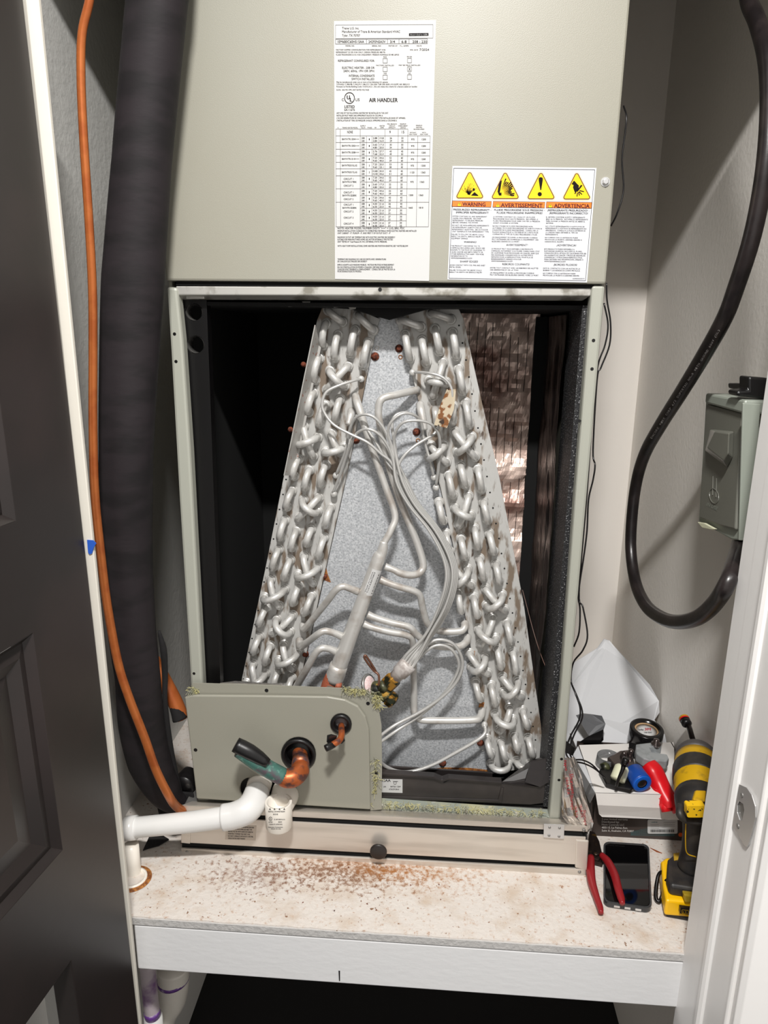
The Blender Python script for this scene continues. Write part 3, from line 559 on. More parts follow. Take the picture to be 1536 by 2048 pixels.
for x0, G in cols:
    for y, L, wd in G:
        mx = max(len(s) for s in L)
        for k, s in enumerate(L):
            xx = x0+(434-y)*.055
            if s[0] == '*': pa.text(xx+(38, 51, 44)[[905, 986, 1092].index(x0)], y, s[1:], 4, wd, INK, al='C', bold=.2, ang=.6)
            else: pa.text(xx, y+k*4.1, s, 2.9, wd*len(s)/mx, INKG if 0 else INK, ang=.7)
pw.text(1145, 558.5, 'X39003622010', 2.4, 24, INKG)
for P_ in (pw, pa, pb, pc, pd): P_.done('warning_print', wl)
# ================================================================ A-COIL
YS = .088
cl = thing('evaporator_coil', 'A-shaped evaporator coil with aluminium return bends inside the open cabinet', 'coil', tuple(U(780, 1500, y=.12)))
LS = [(648, 606), (700, 612), (760, 638), (752, 660), (728, 780), (700, 920), (664, 1080), (628, 1240), (596, 1380), (560, 1536), (446, 1536), (480, 1375), (530, 1140), (566, 960), (600, 810), (629, 664), (634, 640)]
RS = [(792, 630), (850, 618), (912, 606), (928, 640), (936, 680), (968, 822), (1000, 960), (1048, 1210), (1082, 1450), (1086, 1505), (1074, 1533), (985, 1548), (975, 1490), (958, 1390), (930, 1230), (908, 1100), (882, 980), (860, 900), (822, 740), (795, 650)]
ob('tube_sheet', py_(B(), LS, YS, .003), SHEET, cl, bevel=.0006); ob('tube_sheet', py_(B(), RS, YS, .003), SHEET, cl, bevel=.0006)
ob('delta_plate', py_(B(), [(742, 636), (812, 634), (862, 870), (905, 1050), (945, 1250), (975, 1440), (990, 1546), (540, 1530), (590, 1370), (640, 1150), (700, 860)], YS+.006, .002), GALV, cl)
# finned slabs behind the sheets
for P, nm in ((LS, 'left'), (RS, 'right')):
    bm = B(); n = 70
    for i in range(n):
        slab(bm, [U(a+(768-a)*.012, b, y=YS)+Vector((0, .006+i*.0052, 0)) for a, b in P], (0, .0006, 0))
    ob('fin_pack', bm, ALU2, cl, kind='stuff')
# rusted edge flange at upper left
bm = B(); A = [(629, 652), (567, 948)]; 
bm = slab(B(), [U(629, 650, y=.040), U(637, 686, y=.072), U(584, 951, y=.072), U(567, 951, y=.045)], (.0015, 0, 0)); ob('edge_flange', bm, mat('rust_flecked_metal', (172, 170, 166), .5, .2, c3=(140, 72, 44), sc3=130, thr3=(.64, .68)), cl)
bm = py_(B(), [(637, 682), (643, 690), (590, 948), (583, 952)], .0715, .0012); ob('edge_flange', bm, mat('rust_flecked_metal', (0, 0, 0)), cl)
# punched holes and blue pencil marks on the outer margins
bm = B()
for k in range(24):
    t = k/23; a = 918+(1070-918)*t**1.0; 
P_ = [(918, 651), (925, 686), (932, 720), (938, 754), (944, 788), (950, 822), (956, 856), (962, 888), (968, 920), (974, 953), (980, 985), (986, 1016), (992, 1047), (998, 1077), (1003, 1107), (1009, 1137), (1014, 1167), (1020, 1197), (1025, 1226), (1031, 1256), (1036, 1284), (1041, 1313), (1046, 1341), (1051, 1369), (1057, 1397), (1062, 1425), (1066, 1453), (1071, 1480),
      (572, 959), (566, 989), (559, 1019), (553, 1048), (547, 1078), (540, 1107), (534, 1136), (528, 1164), (522, 1193), (516, 1221), (510, 1249), (504, 1277), (498, 1305), (492, 1332), (487, 1358)]
for a, b in P_: lathe(bm, U(a, b, y=YS-.0003), (0, 1, 0), [(0, .0014), (.0003, .0014)], 8)
ob('punch_holes', bm, BLACKM, cl, kind='stuff')
def bend(x0, y0, x1, y1, dep=.018, r=.0055):
    if y1 > y0: y1 -= (y1-646)*.010        # the low end is seen past the tube's own bulge
    A, Bq = U(x0, y0, y=YS), U(x1, y1, y=YS); m = (A+Bq)/2; h = (A-Bq)/2; ax = Vector((0, -1, 0)); c = .004
    P = [A+ax*-.001, A+ax*c]; n = 10
    for i in range(1, n): th = math.pi*i/n; P.append(m+h*math.cos(th)+ax*(c+dep*math.sin(th)**.8))
    P += [Bq+ax*c, Bq+ax*-.001]
    bm = B(); tube(bm, P, r, sides=12, sm=1)
    for q in (A, Bq): lathe(bm, q, ax, [(0, r*1.55), (.0006, r*1.5), (.001, r*1.2), (.0035, r*1.18), (.0042, r*1.32), (.0052, r*1.3), (.0055, r)], 14, caps=False)
    return ob('return_bend', bm, ALU, cl, True)
single = [(657, 620, 686, 644), (717, 630, 747, 660), (653, 647, 647, 690), (677, 670, 670, 716), (711, 660, 702, 707), (737, 685, 727, 731), (639, 716, 630, 761), (628, 785, 617, 826), (651, 810, 640, 849), (681, 798, 671, 843),
 (597, 918, 588, 955), (620, 939, 611, 977), (652, 930, 642, 970), (585, 980, 574, 1017), (662, 1014, 652, 1053), (571, 1039, 562, 1078), (594, 1060, 584, 1099), (624, 1056, 614, 1090), (649, 1074, 638, 1115), (558, 1098, 547, 1138), (581, 1119, 570, 1159),
 (598, 1171, 587, 1209), (624, 1190, 610, 1229), (533, 1214, 520, 1251), (520, 1271, 509, 1307), (542, 1290, 532, 1328), (557, 1340, 549, 1378), (584, 1354, 575, 1392),
 (802, 639, 842, 654), (862, 626, 902, 639), (811, 669, 820, 717), (844, 680, 853, 726), (870, 658, 879, 703), (905, 665, 913, 713), (917, 737, 925, 783), (931, 805, 938, 851), (906, 812, 903, 845), (921, 930, 930, 972), (955, 937, 963, 982), (897, 949, 906, 993),
 (878, 1004, 886, 1045), (966, 1003, 975, 1044), (892, 1066, 899, 1107), (922, 1076, 930, 1117), (949, 1056, 955, 1096), (978, 1066, 987, 1107), (959, 1116, 966, 1158), (991, 1127, 998, 1166), (916, 1184, 922, 1225), (947, 1193, 954, 1234), (1013, 1244, 1021, 1286),
 (994, 1295, 1001, 1337), (1025, 1302, 1031, 1347), (951, 1362, 960, 1401), (982, 1369, 990, 1410), (1045, 1419, 1054, 1455), (1056, 1474, 1064, 1513), (974, 1476, 982, 1513), (1002, 1481, 1010, 1520), (1028, 1468, 1034, 1502), (982, 1526, 1016, 1536), (1033, 1520, 1060, 1534)]
cross = [((697, 732, 654, 781), (661, 741, 690, 772)), ((609, 851, 628, 914), (637, 873, 599, 889)), ((664, 866, 682, 908), (690, 893, 651, 905)), ((639, 993, 598, 1038), (607, 999, 636, 1026)), ((609, 1111, 626, 1170), (637, 1133, 597, 1153)),
 ((543, 1157, 559, 1216), (571, 1177, 530, 1199)), ((586, 1229, 546, 1271), (554, 1237, 581, 1268)), ((568, 1288, 585, 1342), (597, 1303, 558, 1326)), ((507, 1326, 522, 1385), (532, 1346, 494, 1372)),
 ((886, 725, 866, 793), (858, 760, 892, 766)), ((909, 863, 950, 916), (943, 873, 915, 905)), ((862, 891, 893, 926), (888, 889, 859, 917)), ((937, 991, 917, 1053), (909, 1013, 942, 1033)), ((904, 1127, 942, 1173), (936, 1137, 910, 1168)), ((971, 1176, 1009, 1223), (1004, 1188, 973, 1215)),
 ((985, 1234, 961, 1293), (956, 1256, 991, 1281)), ((939, 1305, 975, 1351), (970, 1312, 943, 1340)), ((1005, 1352, 1042, 1397), (1035, 1359, 1007, 1390)), ((1019, 1414, 998, 1466), (990, 1427, 1026, 1445))]
def up_(s):      # hole centres sit a little above the seen tube because the tube stands proud of the sheet
    return s
for s in single: bend(*s)
for a, b in cross: bend(*a, dep=.014); bend(*b, dep=.027)
# pipes (path in photograph pixels + depth)
def pipe(name, P, r, m=ALU2, par=None, sm=6, sides=12, **k): return ob(name, tp(B(), P, r, sides=sides, sm=sm, **k), m, par or cl, True)
hd = ob('suction_header', tp(B(), [(768, 1082, .044), (766, 1096, .044), (763, 1106, .044), (757, 1118, .044), (738, 1170, .043), (712, 1240, .042), (690, 1300, .041), (676, 1338, .040), (669, 1356, .040)], [7.5, 10, 11, 13.5, 14, 15, 16, 16.5, 15.5], sides=20, sm=4), ALU2, cl, True)
ob('header_collar', tp(B(), [(678, 1330, .040), (672, 1348, .040), (667, 1362, .040)], [18, 19, 18], sides=20, sm=2), ALU2, cl, True)
ob('copper_stub', tp(B(), [(668, 1352, .040), (662, 1366, .040), (656, 1384, .038), (652, 1400, .036)], [16.5, 17.5, 17, 17], sides=20), COPRED, cl, True)
ob('copper_stub', tp(B(), [(676, 1366, .032), (676, 1378, .03)], [8, 7], sides=12, sm=1), COPRED, cl, True)
sk = ob('header_sticker', B(), WHITEL, cl)
def hpt(u, v, o=.0006):      # u along header 0..1, v across -1..1
    c = U(751-26*u*0-u*22, 1134+u*46, y=.0435); a = (U(738, 1170, y=.043)-U(757, 1118, y=.044)).normalized(); s = a.cross(Vector((0, 1, 0))).normalized()
    if s.x < 0: s = -s
    c = U(752-u*19, 1135+u*50, y=.0435); R = rpx(14.2, c)+o; th = v*1.25; n = s.cross(a); 
    if n.y > 0: n = -n
    return c+s*(R*math.sin(th))+n*(R*math.cos(th))
bm = bmesh.new(); G = [[bm.verts.new(hpt(i/10, -.35+1.15*j/10)) for j in range(11)] for i in range(11)]
for i in range(10):
    for j in range(10): bm.faces.new([G[i][j], G[i+1][j], G[i+1][j+1], G[i][j+1]])
bm.to_mesh(sk.data); bm.free()
ph_ = Print(lambda a, b: hpt(a, b, .0009))
# vertical lettering along the sticker
def sttext(y, s, h):
    v, f, a, b = textgeo(s); bm = ph_.b(INK); sc_ = .8/(b-a)
    vs = [bm.verts.new(hpt(.1+(p-a)*sc_, y-q*h, .0009)) for p, q in v]
    for fc in f: bm.faces.new([vs[i] for i in fc])
sttext(.10, 'D8076RA1017', .2); sttext(-.12, 'AHQC10 40207', .16); sttext(.62, '4309A41', .16)
ph_.done('sticker_print', sk)
pipe('header_branch', [(716, 1183, .046), (700, 1177, .04), (686, 1173, .036), (672, 1180, .036), (655, 1202, .045), (632, 1230, .06), (610, 1257, .075), (606, 1249, .086)], [8, 7, 7, 7, 7, 7, 7.5, 7.5])
pipe('header_branch', [(685, 1273, .046), (668, 1266, .04), (650, 1262, .036), (636, 1268, .036), (618, 1282, .05), (602, 1292, .068), (599, 1280, .086)], [8.5, 7, 7, 7, 7, 8, 8])
pipe('header_branch', [(672, 1303, .046), (656, 1297, .04), (642, 1297, .036), (630, 1308, .036), (612, 1340, .045), (596, 1368, .06), (584, 1396, .075)], [8.5, 7, 7, 7, 7.5, 7.5, 7.5])
pipe('header_branch', [(770, 1133, .046), (788, 1140, .045), (803, 1147, .046), (826, 1150, .052), (842, 1143, .06), (846, 1125, .064), (832, 1080, .066), (800, 1000, .064), (775, 920, .058), (760, 850, .052), (757, 818, .05), (765, 797, .05), (795, 789, .06), (836, 779, .087)], [7.5, 6.5, 7.5, 7.5, 7.5, 7.5, 7.5, 7.5, 7.5, 7.5, 7.5, 7.5, 7.5, 7.5])
pipe('header_branch', [(760, 1159, .046), (776, 1166, .045), (800, 1174, .046), (828, 1182, .05), (840, 1192, .054), (846, 1218, .058), (856, 1248, .062), (880, 1262, .07), (920, 1262, .074), (929, 1254, .08), (929, 1245, .088)], [8, 7, 7, 7, 7, 7, 7, 7, 7, 7.5, 8])
pipe('header_branch', [(735, 1229, .046), (752, 1236, .045), (785, 1246, .046), (818, 1254, .048), (832, 1268, .052), (852, 1284, .056), (880, 1293, .06), (916, 1293, .066), (932, 1284, .076), (935, 1273, .088)], [8, 7, 7, 7, 7, 7, 7, 7, 7.5, 8])
pipe('header_branch', [(727, 1248, .046), (745, 1255, .045), (780, 1264, .046), (812, 1270, .05), (825, 1282, .055), (827, 1330, .065), (828, 1400, .07), (829, 1424, .068), (838, 1438, .062), (870, 1441, .062), (945, 1440, .066), (960, 1434, .074), (965, 1418, .088)], [8, 7, 7, 7, 7, 7, 7, 7, 7, 7, 7, 7.5, 7.5])
pipe('stub_tube', [(711, 792, .088), (713, 800, .07), (722, 828, .058), (745, 900, .06), (770, 970, .06), (790, 1030, .055), (782, 1060, .048), (768, 1086, .044)], [8, 8, 8, 7, 7, 7, 7, 7])
pipe('stub_tube', [(703, 822, .088), (702, 830, .074), (696, 850, .066)], [8, 8, 6])
pipe('stub_tube', [(840, 809, .088), (842, 820, .075), (846, 840, .07), (850, 860, .066)], [8.5, 8.5, 8, 5])
pipe('stub_tube', [(870, 818, .088), (871, 826, .072), (872, 850, .07)], [7, 7, 5])
for a, b in ((722, 758), (672, 951), (668, 988), (825, 745), (868, 955), (872, 975), (969, 1449), (847, 878)):
    pipe('tube_stub_end', [(a, b, YS), (a, b, YS-.012), (a, b+1, YS-.014)], [7, 6.5, 4], m=ALU, sm=1)
pipe('tube_stub_end', [(969, 1449, YS), (969, 1452, YS-.016)], [6, 5], m=ALU, sm=1)
# thin feeder tubes from the distributor
D = [(801, 1328), (805, 1331), (810, 1334), (815, 1335), (817, 1344), (811, 1343), (820, 1341), (806, 1338)]
def trunk(k):       # the bundle, each tube with its own lane
    o = (k-3.5)*3.1; z = .030+.004*((k*5) % 4)
    a, b = D[k]
    return [(a, b, .030), (a+12+o*.1, b-18, .028), (858+o*.7, 1270, z), (888+o*1.0, 1215, z), (903+o, 1160, z), (897+o, 1115, z+.004), (868+o, 1060, z+.008), (828+o, 1010, z+.01), (803+o, 962, z+.01)]
ends = [
 [(785, 905, .045), (770, 862, .04), (750, 836, .036), (728, 829, .038), (709, 838, .045), (698, 865, .055), (690, 905, .065), (672, 950, .076)],
 [(784, 912, .043), (768, 880, .038), (748, 862, .034), (728, 859, .036), (709, 872, .045), (695, 905, .058), (680, 950, .068), (666, 986, .076)],
 [(782, 925, .045), (762, 908, .042), (735, 885, .04), (700, 868, .042), (668, 850, .045), (650, 828, .048), (644, 808, .05), (652, 785, .052), (675, 772, .056), (705, 762, .066), (722, 758, .076)],
 [(786, 900, .045), (776, 866, .04), (784, 842, .036), (806, 827, .038), (828, 830, .045), (842, 845, .055), (848, 880, .062), (862, 930, .07), (867, 952, .076)],
 [(790, 900, .045), (790, 868, .04), (805, 846, .035), (830, 841, .036), (858, 846, .042), (874, 862, .05), (880, 885, .056), (878, 925, .066), (872, 972, .076)],
 [(797, 935, .045), (808, 912, .045), (828, 893, .05), (852, 878, .058), (868, 868, .064), (876, 855, .066), (892, 830, .06), (904, 795, .05), (900, 770, .05), (882, 753, .05), (855, 746, .055), (826, 744, .078)],
 [(778, 930, .048), (752, 885, .05), (728, 850, .055), (712, 830, .06)],
 [(796, 925, .046), (790, 890, .05), (784, 850, .055), (792, 830, .058), (815, 824, .064)]]
for k in range(8): pipe('feeder_tube', trunk(k)+ends[k], 3.0, m=CAPM, sides=7, sm=5)
pipe('feeder_tube', [(820, 1340, .036), (840, 1308, .042), (862, 1284, .046), (888, 1280, .048), (912, 1293, .05), (925, 1325, .052), (915, 1360, .052), (886, 1392, .050), (840, 1424, .045), (790, 1450, .035), (755, 1476, .012)], 3.4, m=CAPM, sides=7)
pipe('feeder_tube', [(818, 1343, .038), (838, 1316, .046), (864, 1294, .05), (888, 1291, .052), (908, 1304, .054), (918, 1330, .056), (906, 1362, .056), (880, 1396, .054), (838, 1432, .05), (795, 1460, .04), (755, 1488, .014)], 3.4, m=CAPM, sides=7)
pipe('feeder_tube', [(970, 1452, .072), (970, 1466, .066), (955, 1480, .06), (910, 1506, .055), (865, 1530, .05), (825, 1543, .046), (795, 1543, .042), (770, 1532, .035), (755, 1518, .02)], 3.8, m=CAPM, sides=8)
# tag on the feeder tube
ob('paper_tag', slab(B(), [U(894, 778, y=.046), U(912, 779, y=.050), U(908, 818, y=.046), U(894, 856, y=.042), U(868, 850, y=.040), U(880, 812, y=.044)], (0, .0008, .0002)), mat('burnt_paper_tag', (186, 172, 148), .7, c2=(120, 74, 34), sc=90, thr=(.5, .56), c3=(50, 32, 20), sc3=60, thr3=(.6, .64)), cl)
# distributor, brass nut, expansion valve
ax0 = U(765, 1380, y=.028); ax1 = U(818, 1327, y=.03); dx = (ax1-ax0).normalized(); L = (ax1-ax0).length
q = lambda t: ax0+dx*(L*t)
ob('distributor', lathe(B(), q(.50), dx, [(-L*.05, rpx(13, q(.5))), (L*.12, rpx(14, q(.5))), (L*.14, rpx(16.5, q(.6))), (L*.48, rpx(18, q(.8))), (L*.50, rpx(17, q(1))), (L*.505, rpx(4, q(1)))], 24), mat('white_frosted_metal', (206, 200, 196), .55, .2, c2=(170, 160, 155), sc=90), cl, True)
ob('brass_nut', lathe(B(), q(.16), dx, [(0, rpx(14, q(0))), (L*.03, rpx(17, q(0))), (L*.27, rpx(17, q(0))), (L*.34, rpx(13, q(0)))], 6), BRASS, cl, bevel=.001)
vc = U(772, 1385, y=.03)
ob('expansion_valve', tp(B(), [(728, 1392, .030), (742, 1384, .030), (756, 1380, .030), (768, 1386, .028), (778, 1394, .026)], [9, 17, 19, 17, 15], sides=16, sm=3), BRASSG, cl, True)
ob('brass_nut', lathe(B(), U(762, 1378, y=.024), dx, [(0, rpx(13, vc)), (L*.2, rpx(11, vc))], 16), BRASSG, cl, True)
ob('brass_cap', lathe(B(), U(776, 1393, y=.026), (U(787, 1403, y=.022)-U(766, 1385, y=.026)), [(0, rpx(15, vc)), (.003, rpx(17, vc)), (.012, rpx(16, vc)), (.015, rpx(11, vc))], 8), BRASS, cl, bevel=.0008)
hd_ax = Vector((.62, -.75, .2)); pc0 = U(738, 1371, y=.024)
ob('valve_power_head', lathe(B(), pc0, Vector((.8, -.35, .35)), [(-.006, rpx(12, pc0)), (-.003, rpx(22, pc0)), (0, rpx(24, pc0)), (.002, rpx(22, pc0))], 28), STEELD, cl, True)
ob('power_head_label', lathe(B(), pc0, Vector((.8, -.35, .35)), [(.0021, rpx(19, pc0)), (.0026, rpx(18.5, pc0))], 28), mat('pink_label', (226, 190, 190), .5, c2=(236, 226, 224), sc=600), cl, True)
pipe('copper_capillary', [(757, 1386, .024), (758, 1368, .02), (757, 1350, .022), (748, 1342, .024), (738, 1330, .02), (729, 1316, .018), (731, 1311, .018), (739, 1322, .02), (749, 1338, .024), (753, 1346, .026)], 2.4, m=mat('brown_copper_wire', (112, 76, 60), .4, .4), sides=7)
# rusty screws
for a, b, r in ((750, 713, 7.5), (798, 697, 7), (712, 880, 7), (833, 864, 7), (648, 1153, 5.5), (610, 1308, 7), (885, 1526, 7), (961, 1486, 6.5), (607, 729, 5), (581, 859, 5)):
    p = U(a, b, y=YS+.005 if a > 610 else YS+.002); R = rpx(r, p)
    ob('rusty_screw', lathe(B(), p, (0, -1, 0), [(0, R*1.15), (.001, R), (.0018, R*.62), (.0045, R*.6), (.005, R*.3)], 12), RUST, cl, True)
for a, b in ((754, 696), (801, 714), (836, 881), (965, 1498), (648, 1142)):
    p = U(a, b, y=YS+.0058); ob('eyelet', lathe(B(), p, (0, -1, 0), [(0, rpx(4.5, p)), (.001, rpx(4, p)), (.001, rpx(3, p)), (0, rpx(2.6, p))], 16, caps=False), RUSTO if a not in (754, 965) else ALU2, cl, True)
# rust streaks with their own outline
for P in ([(642, 1135), (652, 1134), (656, 1150), (662, 1165), (655, 1163), (648, 1160), (640, 1165), (636, 1160), (642, 1148)], [(870, 1537), (890, 1535), (940, 1536), (975, 1540), (976, 1544), (910, 1542), (880, 1540)], [(940, 1300), (950, 1302), (948, 1316), (938, 1312)], [(960, 1404), (969, 1405), (966, 1420), (957, 1414)]):
    ob('rust_stain', py_(B(), P, YS-.0006 if P[0][0] > 930 else YS+.0056, .0003), RUSTO, cl)
# drain pan
dp = thing('drain_pan', 'black plastic drain pan under the coil, with an off-white part number sticker', 'drain pan', tuple(U(900, 1600, y=.06)))
ob('pan_wall', py_(B(), [(440, 1545), (762, 1550), (865, 1556), (880, 1560), (888, 1565), (900, 1559), (960, 1563), (1004, 1567), (1098, 1552), (1096, 1606), (1060, 1610), (762, 1598), (440, 1590)], .026, .005), PAN, dp, bevel=.0015)
ob('pan_rim', bm := py_(B(), [(440, 1541), (762, 1546), (868, 1553), (884, 1560), (897, 1556), (1004, 1564), (1004, 1569), (897, 1561), (884, 1565), (866, 1558), (762, 1551), (440, 1546)], .021, .012), PAN, dp, bevel=.001)
ob('pan_channel', py_(B(), [(440, 1528), (762, 1532), (985, 1546), (985, 1560), (762, 1545), (440, 1540)], .062, .004), PAN, dp, bevel=.001)
a, b, c, d = U(440, 1560, y=.07), U(1080, 1580, y=.07), U(1080, 1590, y=.03), U(440, 1570, y=.03)
ob('pan_floor', slab(B(), [a, b, c, d], (0, 0, -.003)), BLACKP, dp)
ob('pan_lip_step', py_(B(), [(762, 1592), (996, 1600), (1002, 1575), (1008, 1576), (1004, 1606), (762, 1598)], .0245, .003), PAN, dp, bevel=.001)
ob('pan_corner', slab(B(), [U(1004, 1566, y=.024), U(1030, 1550, y=.05), U(1060, 1524, y=.08), U(1084, 1516, y=.08), U(1102, 1516, y=.045), U(1100, 1560, y=.024), U(1078, 1574, y=.022)], (.001, .004, 0)), PAN, dp)
ob('pan_corner', slab(B(), [U(1050, 1564, y=.022), U(1062, 1524, y=.03), U(1100, 1518, y=.03), U(1098, 1564, y=.022), U(1080, 1574, y=.02)], (0, .004, 0)), PAN, dp)
ps = ob('pan_sticker', py_(B(), [(745, 1558), (805, 1559), (805, 1586), (745, 1584)], .0252, .0006), WHITEL, dp)
pr = Print(lambda a, b: U(a, b, y=.0248)); pr.text(764, 1563.5, '1SAA', 5, 17, bold=.3); pr.text(767, 1574.5, 'LRA', 2.4, 5); pr.text(781, 1574.5, '84726 1264', 2.6, 20); pr.text(778, 1580, '4TXCP1DR-0', 2.6, 20); pr.line(786, 1563, 796, 1563, .9); ring(pr, 790, 1566, 3, .6)
pr.done('sticker_print', ps)
ob('rusty_bracket', py_(B(), [(1079, 1582), (1098, 1576), (1099, 1592), (1078, 1592)], .03, .004), RUSTO, dp); ob('foil_scrap', py_(B(), [(1080, 1594), (1099, 1593), (1097, 1608), (1081, 1605)], .029, .003), FOILT, dp)
# ================================================================ LOWER ACCESS PANEL
lp = thing('lower_access_panel', 'small grey-green access panel with pipe holes, propped over the cabinet\'s lower left corner', 'panel', tuple(U(566, 1606, y=-.004)))
def Y3(P, y): return [U(a, b, y=y) for a, b in P]
ob('panel_flange', plate(B(), Y3([(385, 1366), (480, 1369), (600, 1373), (720, 1378), (742, 1388), (756, 1410), (763, 1450), (764, 1530), (763, 1619), (740, 1621), (740, 1616), (393, 1594)], -.006),
   [Y3(circ(597, 1510, 36), -.006), Y3(circ(682, 1449, 21), -.006), Y3(rrect(476, 1552, 596, 1598, 20), -.006)], (0, .0015, 0)), PANEL2, lp)
main = [(369, 1395), (384, 1391), (520, 1392), (655, 1394), (690, 1400), (716, 1413), (731, 1434), (738, 1460), (741, 1620), (393, 1598)]
ob('panel_face', plate(B(), Y3(main, -.014), [Y3(circ(597, 1509, 34), -.014), Y3(circ(682, 1448, 20), -.014), Y3(rrect(480, 1556, 592, 1600, 20), -.014)], (0, .006, 0)), PANEL2, lp, bevel=.0022, seg=3)
ob('foil_edge', py_(B(), [(440, 1366), (470, 1362), (500, 1364), (540, 1367), (572, 1367), (560, 1372), (440, 1370)], -.004, .0008), FOILT, lp)
tufts('fibre_edge', [(384+random.random()*6, 1372+random.random()*24) for i in range(20)]+[(690+i*2.2, 1378+i*.25) for i in range(26)]+[(748+i, 1390+i*2) for i in range(12)]+[(752, 1520+i*6) for i in range(12)]+[(738, 1608)], -.0065, 420, .003, FIBER, lp, 3.2)
for a, b in ((391, 1500), (533, 1381), (736, 1407), (753, 1546)): ob('screw_hole', lathe(B(), U(a, b, y=-.0145 if a < 400 else -.0066), (0, 1, 0), [(0, .003), (.0004, .003)], 12), BLACKP, lp)
for (a, b, R) in ((597, 1509, 35), (682, 1448, 21.5)):
    p = U(a, b, y=-.0145); k = rpx(1, p)
    ob('rubber_grommet', lathe(B(), p, (0, -1, 0), [(-.004, R*k), (.002, R*k), (.0035, (R-2)*k), (.0035, (R-6)*k), (.001, (R-8)*k), (-.006, (R-9)*k)], 32, caps=False), BLACKP, lp, True)
    ob('grommet_web', lathe(B(), p, (0, -1, 0), [(-.0065, (R-4)*k), (-.006, (R-4)*k), (-.0058, k)], 24), BLACKP if R > 30 else mat('grey_rubber', (120, 116, 118), .6), lp, True)
# copper stubs sticking out of the panel
c1 = thing('suction_stub', 'thick copper pipe stub with teal heat stains and a black rubber sleeve on its end', 'pipe', tuple(U(597, 1512, y=-.02)))
ob('copper_elbow', tp(B(), [(600, 1500, .0), (600, 1512, -.012), (601, 1528, -.03), (600, 1542, -.045), (588, 1554, -.058), (572, 1556, -.062), (556, 1549, -.064)], [15, 15.5, 16, 19, 19.5, 19, 16], sides=22, sm=6), COPPERT, c1, True)
ob('solder_collar', tp(B(), [(601, 1518, -.02), (601, 1532, -.036)], [17, 18], sides=22, sm=1), mat('dark_flux_copper', (92, 72, 76), .4, .5, c2=(150, 90, 60), sc=80), c1, True)
ob('patina_pipe', tp(B(), [(566, 1554, -.063), (535, 1537, -.066), (505, 1519, -.068), (478, 1500, -.070)], [17.5, 17, 15.5, 15], sides=22), PATINA, c1, True)
ob('rubber_sleeve', tp(B(), [(536, 1527, -.074), (520, 1516, -.072), (500, 1504, -.072), (484, 1496, -.071), (471, 1489, -.071)], [9, 13, 15.5, 16, 15], sides=22, sm=2), BLACKP, c1, True)
c2 = thing('liquid_stub', 'thin copper pipe stub wrapped in scraps of black tape at the right of the panel', 'pipe', tuple(U(682, 1452, y=-.02)))
ob('copper_tube', tp(B(), [(682, 1448, -.004), (683, 1458, -.02), (683, 1470, -.034), (679, 1480, -.044), (668, 1488, -.052), (658, 1494, -.058)], [6.5, 6.5, 6.5, 6.5, 6.5, 6.5], sides=14), COPPERT, c2, True)
ob('tape_end', tp(B(), [(668, 1489, -.052), (657, 1494, -.059), (651, 1497, -.062)], [6.5, 7.5, 7], sides=14, sm=2), BLACKP, c2, True)
ob('tape_flap', slab(B(), [U(654, 1471, y=-.044), U(662, 1469, y=-.046), U(674, 1472, y=-.042), U(672, 1484, y=-.043), U(658, 1490, y=-.05), U(653, 1484, y=-.05)], (0, .0016, 0)), BLACKP, c2, bevel=.0004)
ob('tape_flap', slab(B(), [U(678, 1478, y=-.045), U(688, 1476, y=-.04), U(690, 1482, y=-.04), U(684, 1488, y=-.044), U(675, 1487, y=-.05)], (0, .0016, 0)), BLACKP, c2, bevel=.0004)
# pvc drain
pv = thing('drain_pipe', 'glossy white pvc drain pipe running left from the panel to the door jamb', 'pipe', tuple(U(390, 1650, y=-.07)))
ob('pipe_run', tp(B(), [(250, 1657, -.080), (300, 1652, -.078), (380, 1644, -.074), (460, 1633, -.068)], [20, 20, 20.5, 21], sides=26), PVC, pv, True)
ob('elbow_socket', tp(B(), [(252, 1657, -.080), (273, 1655, -.079)], [23.5, 23.5], sides=26, sm=1), PVC, pv, True)
ob('elbow', tp(B(), [(446, 1635, -.069), (468, 1631, -.067), (492, 1621, -.062), (506, 1606, -.050), (512, 1592, -.038), (514, 1584, -.030)], [26, 26, 27, 27, 26, 25], sides=28), PVC, pv, True)
ob('pipe_neck', tp(B(), [(513, 1588, -.034), (516, 1575, -.014), (518, 1568, .0)], [20, 20, 20], sides=24), PVC, pv, True)
ob('union_collar', tp(B(), [(516, 1579, -.022), (519, 1568, -.008), (521, 1563, .004)], [24, 24.5, 24], sides=28, sm=2), PVC2, pv, True)
ob('down_pipe', tp(B(), [(262, 1690, -.084), (268, 1755, -.084), (268, 1764, -.084)], [15, 15, 15], sides=20, sm=2), PVC2, pv, True)
# float-switch body: open socket with print
fs = thing('pipe_coupling', 'short white pvc coupling with an open upturned socket and grey printing', 'pipe fitting', tuple(U(557, 1655, y=-.05)))
ct = U(557, 1603, y=-.055); cb = U(561, 1652, y=-.055); R = rpx(27, ct); zt, zb = ct.z, cb.z; xc, yc = ct.x, -.055
ob('socket', lathe(B(), (xc, yc, zb), (0, 0, 1), [(0, R*.94), (.002, R), (zt-zb, R), (zt-zb+.0008, R*.97), (zt-zb, R*.80), (zt-zb-.02, R*.78), (zt-zb-.0205, R*.5), (.004, R*.5)], 40, caps=False), PVC2, fs, True)
ob('socket_inside', lathe(B(), (xc, yc, zb), (0, 0, 1), [(.004, R*.93), (.005, R*.5), (.0055, .0005)], 30), PVCIN, fs, True)
ob('bore', lathe(B(), (xc, yc, zb), (0, 0, 1), [(zt-zb-.0206, R*.55), (.006, R*.55)], 30, caps=False), PVCIN, fs, True)
